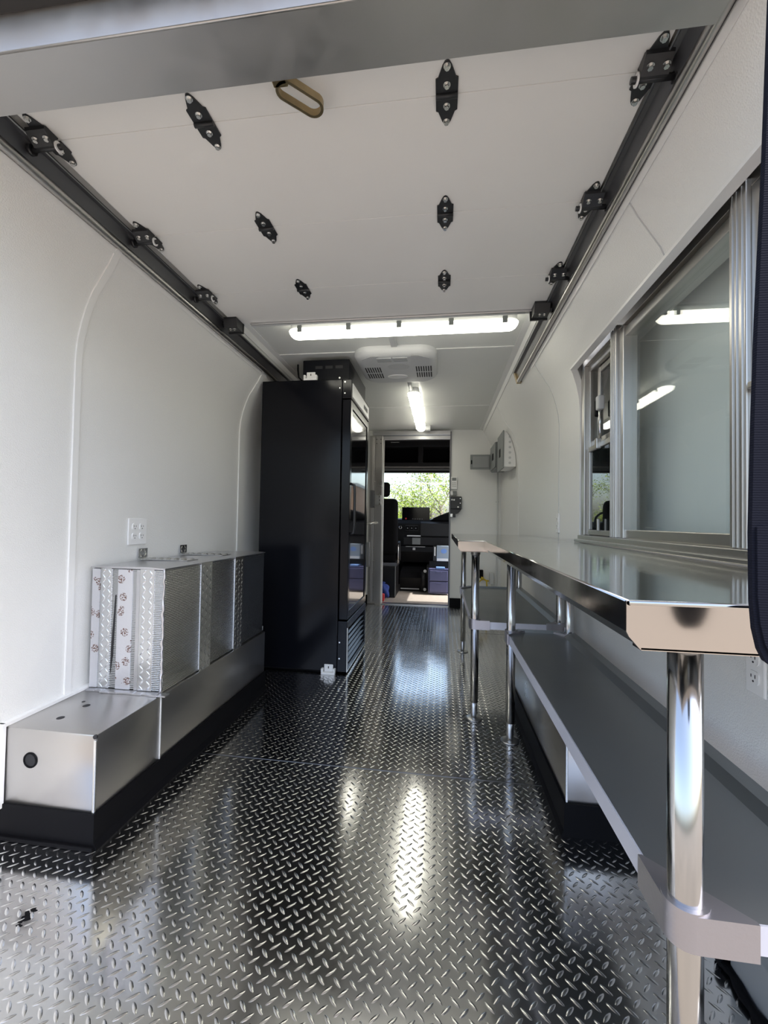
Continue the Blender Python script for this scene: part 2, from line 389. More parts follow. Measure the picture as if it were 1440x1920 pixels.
# serving window in the right wall
w1 = thing('window_1', (.72, 1.49, .925), None, None); tag(w1, kind='structure', label='stainless framed serving window with three bays above the worktop')
XF = .712
def bar(x0, x1, y0, y1, z0, z1, name='frame_bar', m=FRAME, bev=.003): return MB().box(x0, x1, y0, y1, z0, z1, bev).build(name, m, w1)
bar(.690, .80, WY0+.005, WY1-.005, .918, .950, 'sill')
bar(.672, .70, WY0+.005, WY1-.005, .916, .930, 'sill')
bar(XF-.004, .80, WY0-.02, WY1+.03, 1.80, 2.04, 'head_rail', FRAME, .001)  # rail heightened to keep sky light from leaking in over it
bar(XF+.012, .80, WY0+.005, WY1-.005, 1.765, 1.80, 'head_rail')
bar(XF-.006, .80, 2.222, 2.29, .950, 1.80, 'side_jamb')
bar(XF+.012, .80, 2.195, 2.222, .950, 1.765, 'side_jamb')
for y in (1.855, 1.115, ):
    bar(XF-.016, XF+.03, y-.042, y+.012, .950, 1.82, 'mullion'); bar(XF-.008, XF+.05, y+.012, y+.03, .950, 1.80, 'mullion'); bar(XF-.004, XF+.05, y-.085, y-.042, .950, 1.80, 'mullion')
for y in (1.855, 1.115):
    for q in (-.030, -.012, .003): bar(XF-.019, XF-.015, y+q-.0025, y+q+.0025, .952, 1.81, 'mullion_rib', FRAME, .001)
bar(XF+.004, XF+.05, 1.157-.02, 1.855-.042, .950, .985, 'bottom_rail'); bar(XF+.004, XF+.05, 1.145, 1.82, 1.755, 1.79, 'top_rail')
MB().box(XF+.022, XF+.028, 1.145, 1.775, .98, 1.765).build('pane', GLASS, w1)
# bay beyond: sliding sash with a latch, prop rod
sash = MB(); sash.box(XF+.006, XF+.026, 1.885, 2.20, 1.36, 1.385, .003).box(XF+.006, XF+.026, 1.885, 2.20, .955, .978, .003).box(XF+.006, XF+.026, 2.182, 2.20, .978, 1.36, .003).box(XF+.006, XF+.026, 1.885, 1.897, .978, 1.36, .003)
sash = sash.build('sash', FRAME, w1)
MB().box(XF+.014, XF+.018, 1.897, 2.182, .978, 1.36).build('pane', GLASSD, sash)
MB().box(XF-.014, XF+.008, 2.03, 2.055, 1.352, 1.40, .003).build('sash_latch', FRAME, sash)
MB().box(XF-.006, XF+.006, 2.035, 2.05, .975, 1.03, .003).build('sash_pull', FRAME, sash)
bar(XF+.03, XF+.05, 1.885, 2.20, 1.39, 1.42, 'meeting_rail')
up_ = MB(); up_.box(XF+.032, XF+.05, 1.885, 1.91, 1.42, 1.76, .003).box(XF+.032, XF+.05, 2.12, 2.15, 1.42, 1.76, .003).box(XF+.032, XF+.05, 1.91, 2.12, 1.735, 1.76, .003)
up_.build('upper_sash', FRAME, w1)
MB().box(XF+.04, XF+.044, 1.91, 2.12, 1.42, 1.735).build('pane', GLASSD, w1)
pr = MB().cyl((XF+.012, 2.06, 1.40), (XF+.012, 2.06, 1.56), .008, n=12).build('prop_rod', BOLT, w1)
MB().box(XF-.004, XF+.024, 2.035, 2.075, 1.535, 1.60, .006).build('clamp', GREYL, pr)
MB().box(XF-.002, XF+.022, 2.075, 2.10, 1.51, 1.59, .008).build('clamp_knob', BLACK, pr)
# bay next to the strap
bar(XF+.01, XF+.03, .72, 1.025, 1.70, 1.725, 'sash_rail'); bar(XF+.01, XF+.03, 1.0, 1.025, 1.34, 1.70, 'sash_rail')
bar(XF-.02, XF+.03, .72, 1.065, 1.318, 1.335, 'sash_ledge'); bar(XF+.005, XF+.03, .72, 1.03, 1.28, 1.30, 'sash_rail')
MB().box(XF+.016, XF+.020, .72, 1.0, 1.34, 1.70).build('pane', GLASSD, w1)
MB().box(XF+.036, XF+.040, .72, 1.03, .95, 1.28).build('pane', GLASSD, w1)
MB().box(XF+.0, XF+.035, .80, 1.04, 1.735, 1.765, .004).build('top_latch', GALVD, w1)
# closed outer hatch behind the glass
ht = tag(MB().box(.86, .88, WY0-.03, WY1+.03, .88, 1.92).build('wall_hatch', WHITEP), kind='structure', label='pale closed awning hatch behind the serving window glass')
MB().box(.80, .86, WY0-.03, WY1+.03, .88, .918).build('hatch_frame_and_light_seal', GALV, ht); MB().box(.80, .86, WY0-.03, WY1+.03, 1.86, 1.92).build('hatch_frame_and_light_seal', GALV, ht)
MB().box(.80, .86, WY1-.01, WY1+.03, .918, 1.86).build('hatch_frame_and_light_seal', GALV, ht); MB().box(.80, .86, WY0-.03, WY0+.01, .918, 1.86).build('hatch_frame_and_light_seal', GALV, ht)
MB().box(.555, .88, WY0-.03, WY1+.03, 2.035, 2.06).build('hatch_light_seal', GALV, ht)  # unseen cover added to block sky light above the window
MB().box(.69, .86, WY1+.008, WY1+.03, 1.70, 1.86).build('hatch_frame_and_light_seal', GALV, ht)  # hidden filler added against the light leak at the far top corner
for ya, yb in ((WY0-.03, WY0-.01), (WY1+.01, WY1+.03)): MB().box(.662, .86, ya, yb, 1.86, 2.035).build('hatch_frame_and_light_seal', GALV, ht)  # unseen end pieces added to close the light leak under the cover
# rear opening header
hd = MB(); hd.prism([(.868, 1.970), (.868, 2.05), (.862, 2.05), (.862, 1.974), (.745, 1.970), (.742, 2.06), (.736, 2.06), (.738, 1.964)], 'X', -1.165, .512)
hd = tag(hd.build('trim_1', ALUD), kind='structure', label='wide aluminium header across the rear opening')
MB().box(-1.165, .50, .70, .738, 2.04, 2.10, .004).build('rubber_seal', BLACKH, hd)
MB().cyl((-1.165, .742, 1.966), (.51, .742, 1.966), .003, n=8).build('bent_edge', ALU, hd)
# white channel trim along the left wheel cover
t2 = MB(); t2.box(-1.36, -1.342, 1.160, 2.41, .337, .349, .001).box(-1.36, -1.340, 1.155, 1.168, .09, .349, .001)
tag(t2.build('trim_2', TRIMW), kind='structure', label='white channel trim where the wheel cover meets the left wall')
# ================================================================== ROLL-UP DOOR
PZ = 2.06
rd = thing('rollup_door', (-.32, 1.4, PZ), 'open white rollup door panels stored under the roof', 'door')
seams = [.64, 1.030, 1.430, 1.836, 2.140]
for a, b in zip(seams, seams[1:]):
    MB().box(-1.125, .482, a+.0005, b-.0005, PZ, PZ+.028, .0012).build('door_panel', DOORW, rd)
mb = MB(); mb.box(-1.03, .445, 2.128, 2.156, PZ-.012, PZ+.03, .004); mb.build('top_rail', GALV, rd)
MB().tube([(-1.03, 2.142, PZ-.010), (.40, 2.142, PZ-.010)], .007, 8).build('top_seal', GREYL, rd)
MB().tube([(-.02, 1.47+.02*k, PZ-.0002) for k in range(2)], .0004, 4).build('scuff_mark', GREYL, rd)
def bolt(x, y, z, parent, r=.0075, org=(0, 0, 0)):
    m = MB().cyl((x, y, z), (x, y, z-.002), r*1.15, n=14); m.cyl((x, y, z-.002), (x, y, z-.008), r*.8, n=6)
    return m
def leaf_outline(y0, y1, w0, w1):
    """half-hinge leaf: wide at y0, tapering to a rounded tip at y1"""
    d = y1-y0; s = 1 if d > 0 else -1; L = abs(d)
    return [(-w0, y0), (-w0, y0+s*L*.46), (-w0+.006, y0+s*L*.50), (-w1-.002, y1-s*.012), (-w1*.6, y1-s*.003), (0, y1), (w1*.6, y1-s*.003), (w1+.002, y1-s*.012), (w0-.006, y0+s*L*.50), (w0, y0+s*L*.46), (w0, y0)]
def local_part(mb, name, m, parent, loc=None):
    """mesh given round the origin, parented with an own location"""
    o = mb.build(name, m); o.parent = parent
    if loc is not None: o.location = Vector(loc)-Vector(rd.location)
    return o
def make_hinge(loc):
    m = MB()
    for s in (-1, 1): m.prism(leaf_outline(s*.004, s*.080, .027, .009), 'Z', -.004, -.0005)
    m.cyl((-.027, 0, -.006), (.027, 0, -.006), .0065, n=12)
    h = local_part(m, 'door_hinge', BLACKH, rd, loc); h['label'] = 'black butterfly hinge'
    for s in (-1, 1):
        for yy in (.026, .068): local_part(bolt(0, s*yy, -.004, None), 'bolt', BOLT, h)
    return h
def place(proto, loc):
    o = copy_tree(proto, rd); o.location = Vector(loc)-Vector(rd.location); return o
hp = make_hinge((0, 1.027, PZ))
for x, y in ((-.642, 1.027), (0, 1.432), (-.642, 1.432), (0, 1.838), (-.640, 1.838)): place(hp, (x, y, PZ))
def make_roller(loc, s):
    """edge hinge with roller, s = +1 toward the right track"""
    m = MB()
    for q in (-1, 1): m.prism([(x-s*.004, y) for x, y in leaf_outline(q*.004, q*.082, .026, .009)], 'Z', -.004, -.0005)
    m.prism([(-.010, -.004), (-.048, -.004), (-.046, -.012), (-.018, -.034), (-.004, -.030)], 'X', -.030, .030)
    t = local_part(m, 'roller_hinge', BLACKH, rd, loc); t['label'] = 'black edge hinge carrying a track roller'
    for x, y, z in ((-s*.004, -.070, -.004), (-s*.004, .070, -.004), (-s*.004, .030, -.004), (-.014, -.030, -.022), (.020, -.030, -.022)): local_part(bolt(x, y, z, None), 'bolt', BOLT, t)
    local_part(MB().cyl((-s*.045, -.004, -.026), (s*.062, -.004, -.026), .0075, n=12), 'stem', BLACKH, t)
    local_part(MB().cyl((-s*.030, -.004, -.026), (-s*.034, -.004, -.026), .014, n=16), 'push_nut', PLASTW, t)
    local_part(MB().cyl((s*.048, -.004, -.026), (s*.058, -.004, -.026), .014, n=18), 'roller', BLACKH, t)
    return t
for s, xs in ((1, .468), (-1, -1.108)):
    rp = make_roller((xs, 1.027, PZ), s)
    for y in (1.430, 1.834): place(rp, (xs, y, PZ))
    m = MB().prism([(-.035, -.001), (-.035, -.012), (-.020, -.050), (.045, -.050), (.060, -.001)], 'X', -.040, .032)
    e = local_part(m, 'top_bracket', BLACKH, rd, (xs, 2.09, PZ)); e['label'] = 'black boxy top bracket'
    for q in (-.012, .010): local_part(bolt(q, -.005, -.050, None, .006), 'bolt', BOLT, e)
    local_part(MB().box(-.048, .036, .042, .052, -.056, -.002, .002), 'flange', BLACKH, e)
    local_part(MB().cyl((s*.03, 0, -.026), (s*.056, 0, -.026), .013, n=16), 'roller', BLACKH, e)
# brass loop handle
du = Vector((.74, .67)); dv = Vector((-.67, .74)); ring = []
m = MB()
for k in range(32):
    t = 2*math.pi*k/32; n_ = du*math.cos(t)+dv*math.sin(t); c = Vector((-.355, .968))+du*(.034 if math.cos(t) >= 0 else -.034)
    o_ = c+n_*.0265; i_ = c+n_*.0195
    ring.append([m.bm.verts.new((p.x, p.y, PZ-z)) for p, z in ((o_, .034), (o_, .016), (i_, .016), (i_, .034))])
for A, B in zip(ring, ring[1:]+ring[:1]):
    for k in range(4): m.bm.faces.new((A[k], A[(k+1) % 4], B[(k+1) % 4], B[k])).smooth = True
lh = tag(m.build('loop_handle', BRASS, rd, autosmooth=40), 'brass coloured steel loop handle')
MB().box(-.408, -.372, .895, .935, PZ-.034, PZ-.0005, .003).build('mount_plate', BRASS, lh)
# tracks
for s, nm in ((1, 'right'), (-1, 'left')):
    t = thing('door_track', ((.52 if s > 0 else -1.18), 1.8, 1.98), 'long galvanised door track along the top of the %s wall' % nm, 'track', 'rollup door tracks')
    ye = 3.02 if s > 0 else 3.05
    def q(p): return p if s > 0 else mir(p)
    ys = .62
    ch = [(.5400, 1.996), (.5075, 2.058), (.488, 2.060), (.488, 2.056), (.5045, 2.054), (.5360, 1.994)]
    MB().prism([q(p) for p in ch], 'Y', ys, ye).build('channel', GALVD, t)  # shade inside the channel is put into its darker steel colour
    rail_pts = [(.5245+.0140*math.cos(a), 2.000+.0140*math.sin(a)) for a in [math.radians(k*30) for k in range(12)]]
    MB().prism([q(p) for p in rail_pts], 'Y', ys, ye).build('rounded_lip', ALU, t, autosmooth=40)
    MB().prism([q(p) for p in [(.491, 2.060), (.484, 2.052), (.487, 2.050), (.494, 2.058)]], 'Y', ys, ye).build('upper_lip', GALV, t)
    MB().prism([q(p) for p in [(.541, 1.992), (.549, 1.974), (.555, 1.980), (.546, 1.998)]], 'Y', ys, ye-.3).build('mounting_flange', TRIMW, t)
    if s > 0: MB().prism([q(p) for p in [(.515, 1.990), (.545, 1.990), (.545, 2.03), (.500, 2.064), (.494, 2.060)]], 'Y', ye-.004, ye+.035).build('end_cap', BRASS, t)
    else: MB().box(-1.215, -1.16, ye, ye+.03, 1.97, 2.0, .003).build('end_bracket', GALVD, t)
# pull strap
st = thing('pull_strap', (.32, .45, .869), 'dark navy woven pull strap hanging at the right edge', 'strap')
m = MB(); Ys = .45
def strap_pts(w):
    out = []
    for z, x in ((2.0, .331), (1.36, .3077), (1.20, .3005), (1.098, .297), (.995, .2945), (.93, .295), (.904, .297), (.885, .301), (.874, .306), (.869, .313)): out.append((x, z))
    for z, x in ((.869, .327), (.874, .334), (.885, .340), (.904, .344), (1.0, .344), (1.36, .357), (2.0, .381)): out.append((x, z))
    return out
m.prism(strap_pts(0), 'Y', Ys-.003, Ys+.003); m.build('webbing', STRAPM, st)
m = MB(); m.prism([(x*1.0+(.003 if x < .32 else -.003), z+.006) for x, z in strap_pts(0) if z < 1.05], 'Y', Ys-.0055, Ys+.0055); m.build('folded_end', STRAPM, st)
# ================================================================== LEFT SIDE
wc = thing('wheel_cover', (-1.19, 1.79, 0), 'low aluminium wheel cover with black base under the foil box', 'wheel cover', 'aluminium wheel covers')
MB().box(-1.357, -1.029, 1.170, 1.468, .10, .337, .006).build('cover_panel', ALU, wc, autosmooth=30)
MB().box(-1.357, -1.029, 1.4685, 2.412, .10, .336, .004).build('cover_panel', ALU, wc, autosmooth=30)
MB().box(-1.030, -1.0275, 1.4665, 1.4715, .10, .334).build('seam_bead', TRIMW, wc)
MB().box(-1.036, -1.0265, 1.1675, 1.1745, .10, .322, .002).build('corner_bead', BOLT, wc)
MB().cyl((-1.033, 1.1685, .331), (-1.033, 1.174, .331), .0065, n=14).build('corner_hole', SLOT, wc)
mb = MB(); mb.prism([(-1.358, .0), (-1.358, .103), (-1.022, .103), (-1.022, .02), (-1.010, .0)], 'Y', 1.163, 2.416); mb.box(-1.358, -1.018, 1.152, 1.166, 0, .012, .003)
mb.build('rubber_base', BLACK, wc)
g = MB(); g.cyl((-1.253, 1.1705, .242), (-1.253, 1.1694, .242), .0225, n=28).build('drain_hole', SLOT, wc)
m = MB(); m.tube([(-1.253+.0215*math.cos(t), 1.1695, .242+.0215*math.sin(t)) for t in [2*math.pi*k/24 for k in range(25)]], .003, 8); m.build('grommet', BLACK, wc)
for x, y, r in ((-1.232, 1.250, .012), (-1.225, 1.345, .012), (-1.262, 1.372, .006)):
    MB().cyl((x, y, .3375), (x, y, .3366), r, n=20).build('bolt_hole', SLOT, wc)
    if r > .01: MB().cyl((x, y, .3372), (x, y, .3355), r*2.0, n=28).build('dimple', ALU, wc)
# foil wrapped box
ib = thing('foil_box', (-1.18, 1.93, .338), 'tall box wrapped in silver foil insulation and embossed tape', 'box')
m = MB().box(-1.338, -1.034, 1.480, 2.39, .340, .806, .008, 3).build('wrapped_body', FOIL, ib, autosmooth=40)
m = MB(); m.prism([(-1.345, .804), (-1.034, .804), (-1.031, .808), (-1.10, .812), (-1.22, .811), (-1.343, .808)], 'Y', 1.475, 2.395); m.build('lid_sheet', FOILN, ib, autosmooth=50)
def lug_on(mb, org, U, V, N, L=.0115, W=.0034, Hh=.0026):
    org = Vector(org); vs = []
    for p in LV:
        vs.append(mb.bm.verts.new(org+U*(p[0]/.0135*L)+V*(p[1]/.0038*W)+N*(p[2]/.0017*Hh)))
    for f in LF: mb.bm.faces.new([vs[i] for i in f]).smooth = True
def tape_face(mb, org, U, V, N, w, L):
    """embossed tape: strip from org along V (length L), width w along U, proud along N"""
    org = Vector(org); U = Vector(U); V = Vector(V); N = Vector(N); t = .0022
    c = [org, org+U*w, org+U*w+V*L, org+V*L]
    b0 = [mb.bm.verts.new(p) for p in c]; b1 = [mb.bm.verts.new(p+N*t) for p in c]
    mb.bm.faces.new(b1); mb.bm.faces.new(b0[::-1])
    for i in range(4): mb.bm.faces.new((b0[i], b0[(i+1) % 4], b1[(i+1) % 4], b1[i]))
    n = max(2, int(w/.024)); rows = int(L/.019)
    for j in range(rows):
        for i in range(n):
            a = math.radians(48 if (i+j) % 2 else -48)
            lug_on(mb, org+U*(w*(i+.5)/n)+V*(.009+j*.019)+N*t, U*math.cos(a)+V*math.sin(a), V*math.cos(a)-U*math.sin(a), N)
X_, Y_, Z_ = Vector((1, 0, 0)), Vector((0, 1, 0)), Vector((0, 0, 1))
for x0, wd in ((-1.302, .046), (-1.135, .058)):
    mb = MB(); tape_face(mb, (x0, 1.480, .345), X_, Z_, -Y_, wd, .458); mb.build('tape_strip', TAPE, ib, recalc=False)
MB().box(-1.228, -1.168, 1.4775, 1.4805, .345, .800, .0005).build('printed_tape', PRINT, ib)
MB().box(-1.338, -1.306, 1.4775, 1.4805, .345, .80, .0005).build('printed_tape', PRINT, ib)
m = MB(); m.prism([(-1.252, .40), (-1.243, .47), (-1.238, .62), (-1.236, .70), (-1.239, .70), (-1.243, .62), (-1.250, .50)], 'Y', 1.4785, 1.4805); m.build('torn_slit', SLOT, ib)
MB().box(-1.150, -1.136, 1.478, 1.4805, .345, .80).build('foil_fold', FOILN, ib)
for y0, wd in ((1.722, .088), (2.028, .088)):
    mb = MB(); tape_face(mb, (-1.034, y0, .300), Y_, Z_, X_, wd, .508); tape_face(mb, (-1.345, y0+.005, .813), Y_, X_, Z_, wd, .24)
    tape_face(mb, (-1.352, y0+.02, .820), Y_, Z_, X_, .058, .040); mb.build('tape_strap', TAPE, ib, recalc=False)
m = MB()
rr = random.Random(3)
pts1 = [(-1.037+rr.uniform(-.003, .003), 1.478+rr.uniform(-.003, .002), .342+.0155*k) for k in range(31)]
m.tube(pts1, [.0055+rr.uniform(-.002, .002) for _ in pts1], 6); m.build('crinkled_corner', FOILN, ib)
m = MB()
for k in range(10):
    x = -1.335+k*.033; m.box(x, x+.036, 1.452+rr.uniform(-.008, .006), 1.479, .3375, .341+rr.uniform(0, .003))
m.build('bottom_tape', FOILN, ib)
m = MB().box(-1.060, -1.036, 2.391, 2.398, .345, .372, .003).build('tape_scrap', FOILN, ib)
# four way outlet
def outlet_plate(loc, nx, label, gang=2, grp='wall outlets', near=True):
    """cover plate on a side wall; nx = +1 faces +X"""
    t = thing('wall_outlet', loc, label, 'outlet', grp); x, y, z = loc; wd = .058*gang; hh = .118
    x1 = x+nx*.007
    MB().box(min(x, x1), max(x, x1), y-wd/2, y+wd/2, z-hh/2, z+hh/2, .003).build('cover_plate', PLASTW, t)
    for g in range(gang):
        for zz in (-.021, .021):
            yy = y+(g-(gang-1)/2)*.046
            m = MB(); m.prism([(yy+px, z+zz+pz) for px, pz in rrect(-.015, .015, -.015, .015, .009, 4)], 'X', x1, x1+nx*.003); f = m.build('receptacle', PLASTW, t)
            xs = x1+nx*.003
            for dy, dz, h1 in ((-.006, .003, .008), (.006, .003, .0065)):
                MB().box(min(xs, xs+nx*.0006), max(xs, xs+nx*.0006), yy+dy-.001, yy+dy+.001, z+zz+dz-h1/2, z+zz+dz+h1/2).build('slot', SLOT, f)
            MB().cyl((xs, yy, z+zz-.008), (xs+nx*.0006, yy, z+zz-.008), .0024, n=10).build('slot', SLOT, f)
    return t
outlet_plate((WL, 1.738, .938), 1, 'white four socket outlet on the left wall above the foil box')
outlet_plate((WR, 2.655, 1.01), -1, 'white outlet on the right wall just past the serving window', 1)
outlet_plate((WR, 1.045, .69), -1, 'white outlet low on the right wall under the near worktop', 1)
# fridge
FX0, FX1, FY0, FY1, FH = -1.222, -.598, 2.72, 3.40, 1.945
fr = thing('display_fridge', (-.91, 3.06, 0), 'tall black glass door display fridge against the left wall', 'fridge')
XB = -.664
MB().box(FX0, XB, FY0, FY1, .012, FH, .006).build('cabinet_body', FRIDGE, fr)
MB().box(FX0+.03, XB-.03, FY0+.03, FY1-.03, 0, .012).build('plinth', BLACK, fr)
hd_ = MB().box(XB+.001, FX1, FY0, FY1, 1.815, FH, .006).build('sign_header', FRIDGE, fr)
MB().box(FX1-.004, FX1+.003, FY0+.03, FY1-.03, 1.832, 1.925, .002).build('light_panel', PLASTW, hd_)
MB().box(FX1+.002, FX1+.0045, 3.15, 3.30, 1.862, 1.892).build('brand_mark', SLOT, hd_)
for z in (1.925, 1.85): MB().cyl((XB+.02, FY0, z), (XB+.02, FY0-.002, z), .005, n=10).build('screw', BOLT, hd_)
MB().cyl((XB-.014, FY0, 1.885), (XB-.014, FY0-.002, 1.885), .004, n=10).build('screw', BOLT, fr)
dr = MB(); dr.box(XB+.006, FX1-.002, FY0+.002, FY0+.055, .352, 1.808, .004).box(XB+.006, FX1-.002, FY1-.055, FY1-.002, .352, 1.808, .004).box(XB+.006, FX1-.002, FY0+.055, FY1-.055, 1.755, 1.808, .004).box(XB+.006, FX1-.002, FY0+.055, FY1-.055, .352, .405, .004)
dr = dr.build('door', FRIDGE, fr)
MB().box(XB+.02, FX1-.008, FY0+.055, FY1-.055, .405, 1.755).build('glass_panel', FRIDGEG, dr)
hnd = MB(); hnd.tube([(FX1-.003, FY0+.028, 1.25), (FX1+.024, FY0+.026, 1.24), (FX1+.028, FY0+.026, 1.20), (FX1+.028, FY0+.026, .96), (FX1+.024, FY0+.026, .925), (FX1-.003, FY0+.028, .915)], .009, 10)
hnd.build('handle', BLACKH, dr)
lo = MB().box(XB+.001, FX1, FY0, FY0+.045, .012, .342, .004); lo.box(XB+.001, FX1, FY1-.045, FY1, .012, .342, .004).box(XB+.001, FX1, FY0+.045, FY1-.045, .29, .342, .004).box(XB+.001, FX1, FY0+.045, FY1-.045, .012, .045, .004)
kp = lo.build('kick_panel', FRIDGE, fr)
MB().box(FX1-.002, FX1+.002, FY0+.001, FY0+.008, .014, .30).build('edge_strip', TRIMW, kp)
MB().box(FX1-.001, FX1+.002, FY0+.004, FY1-.004, .012, .020).build('edge_strip', BOLT, kp)
for k in range(6):
    z = .062+k*.038; MB().prism([(XB+.02, z+.018), (FX1-.004, z-.004), (FX1-.002, z), (XB+.022, z+.024)], 'Y', FY0+.045, FY1-.045).build('grille_slat', FRIDGE, kp)
MB().box(XB+.002, XB+.008, FY0+.04, FY1-.04, .04, .30).build('grille_back', SLOT, kp)
for z in (.10, .205): MB().cyl((XB+.016, FY0, z), (XB+.016, FY0-.002, z), .005, n=10).build('screw', BOLT, kp)
# compressor housing on top
mb = MB().box(-.948, -.625, FY0+.035, 3.36, FH+.001, 2.092, .004); ch_ = mb.build('compressor_housing', FRIDGE, fr)
MB().cyl((-.69, FY0+.035, 1.965), (-.69, FY0+.032, 1.965), .006, n=10).build('screw', GALV, ch_)
for k in range(3): MB().box(-.86+k*.07, -.81+k*.07, FY0+.033, FY0+.036, 2.03, 2.05).build('vent_slot', SLOT, ch_)
def white_bracket(loc, label):
    x, y, z = loc; t = thing('anchor_bracket', loc, label, 'bracket', 'white anchor brackets on the fridge')
    MB().box(x-.046, x+.046, y-.030, y, z, z+.014, .003).build('foot', PLASTW, t)
    for s in (-1, 1): MB().box(x+s*.040-.007, x+s*.040+.007, y-.028, y, z+.014, z+.038, .003).build('cheek', PLASTW, t)
    p = MB().box(x-.030, x+.030, y-.010, y-.002, z+.014, z+.062, .004).build('upright', PLASTW, t)
    MB().box(x-.003, x+.003, y-.0112, y-.0098, z+.036, z+.050).build('key_slot', SLOT, p)
white_bracket((-.716, FY0-.001, 0), 'white plastic anchor bracket on the floor at the fridge foot')
white_bracket((-.888, FY0+.034, FH), 'white plastic anchor bracket on top of the fridge')
cb = MB().tube([(-.925, 2.80, 1.955), (-.95, 2.765, 1.952), (-.975, 2.75, 1.975), (-.985, 2.76, 2.03), (-1.0, 2.80, 2.08)], .006, 8)
tag(cb.build('power_cord', BLACK, loc=(-.95, 2.78, 1.95)), 'thin black power cord curling beside the fridge compressor', 'cord')
# ================================================================== CEILING FITTINGS
def tube_light(name, cx, cy, L, W, along, label, zt=CZ, clips=5):
    t = thing(name, (cx, cy, zt), label, 'light', 'sealed tube lights on the ceiling')
    def outl(l, w_, r): return rrect(cx-l/2, cx+l/2, cy-w_/2, cy+w_/2, r) if along == 'X' else rrect(cx-w_/2, cx+w_/2, cy-l/2, cy+l/2, r)
    MB().prism(outl(L-.015, W-.02, (W-.022)/2), 'Z', zt-.045, zt-.001).build('housing', GREYL, t)
    b = MB(); lev = [(0, .0), (.004, .012), (.012, .024), (.022, .032), (.034, .036)]
    rings = []
    for ins, dz in lev:
        p = outl(L-2*ins, W-2*ins, W/2-ins-.0005); rings.append([b.bm.verts.new((x, y, zt-.045-dz)) for x, y in p])
    n = len(rings[0])
    for A, B in zip(rings, rings[1:]):
        for k in range(n): b.bm.faces.new((A[k], A[(k+1) % n], B[(k+1) % n], B[k])).smooth = True
    b.bm.faces.new(rings[-1]); b.bm.faces.new(rings[0][::-1])
    b.build('diffuser', DIFF, t)
    for k in range(clips):
        u = (k-(clips-1)/2)*(L*.88/(max(1, clips-1)))
        for s in (-1, 1):
            if along == 'X': MB().box(cx+u-.013, cx+u+.013, cy+s*W/2-.005, cy+s*W/2+.005, zt-.066, zt-.03, .002).build('clip', GREYB, t)
            else: MB().box(cx+s*W/2-.005, cx+s*W/2+.005, cy+u-.013, cy+u+.013, zt-.066, zt-.03, .002).build('clip', GREYL, t)
    return t
tube_light('tube_light', -.240, 2.30, 1.27, .105, 'X', 'long glowing tube light across the ceiling past the rollup door')
tube_light('tube_light', -.240, 4.15, 1.40, .105, 'Y', 'glowing tube light running lengthwise ahead of the cab doorway')
o = MB().box(-.328, -.290, 2.352, 2.625, CZ-.016, CZ-.0005, .003); tag(o.build('cable_raceway', GREYL, loc=(-.31, 2.49, CZ)), 'flat grey raceway between the long light and the vent unit', 'raceway')
o = MB().tube([(-.262, 3.185, CZ-.02), (-.262, 3.45, CZ-.02)], .016, 10); tag(o.build('conduit_stub', GREYL, loc=(-.262, 3.3, CZ-.02)), 'short grey conduit from the vent unit to the lengthwise light', 'conduit')
o = MB().box(-.215, -.135, 4.86, 4.95, CZ-.05, CZ-.0005, .004); tag(o.build('junction_cover', PLASTW, loc=(-.17, 4.9, CZ)), 'small white cover at the far end of the lengthwise light', 'cover')
ac = thing('air_conditioner', (-.312, 2.90, CZ), 'grey white ceiling air conditioner with slotted vents', 'air conditioner')
b = MB(); rings = []
for ins, z in ((0, CZ-.001), (0, CZ-.028), (.012, CZ-.046), (.030, CZ-.058), (.05, CZ-.062)):
    rings.append([b.bm.verts.new((x, y, z)) for x, y in rrect(-.585+ins, -.040-ins, 2.625+ins, 3.20-ins, .12-ins*.6, 8)])
n = len(rings[0])
for A, B in zip(rings, rings[1:]):
    for k in range(n): b.bm.faces.new((A[k], A[(k+1) % n], B[(k+1) % n], B[k])).smooth = True
b.bm.faces.new(rings[-1])
b.build('housing', ACW, ac, autosmooth=35)
AZ = CZ-.062
for s, x0 in ((-1, -.535), (1, -.185)):
    for row, (ya, yb) in enumerate(((2.84, 2.935), (2.955, 3.05))):
        for k in range(7):
            x = x0+k*.0165
            MB().box(x, x+.0085, ya, yb, AZ-.0012, AZ+.001).build('vent_slot', SLOT, ac)
for k in range(2):
    x = -.432+k*.106; f = MB().box(x, x+.098, 2.675, 2.745, AZ-.003, AZ+.001, .002).build('outlet_grille', ACW, ac)
    for q in range(3): MB().box(x+.004, x+.094, 2.684+q*.022, 2.687+q*.022, AZ-.0045, AZ-.0028).build('grille_line', GREYB, f)
MB().prism([(-.30+.075*math.cos(t), 2.835+.055*math.sin(t)) for t in [2*math.pi*k/32 for k in range(32)]], 'Z', AZ-.0022, AZ+.001).build('control_plate', GREYL, ac)
MB().prism([(-.325+.072*math.cos(t), 3.02+.036*math.sin(t)) for t in [2*math.pi*k/32 for k in range(32)]], 'Z', AZ-.006, AZ+.001).build('air_scoop', PLASTW, ac)
for k in range(14):
    x = -.53+k*.0083; MB().box(x, x+.003, 2.645+max(0, .05-k*.006), 2.80, AZ-.0015, AZ+.002).build('rib', ACW, ac)
    x = -.095-k*.0083; MB().box(x, x+.003, 2.645+max(0, .05-k*.006), 2.80, AZ-.0015, AZ+.002).build('rib', ACW, ac)
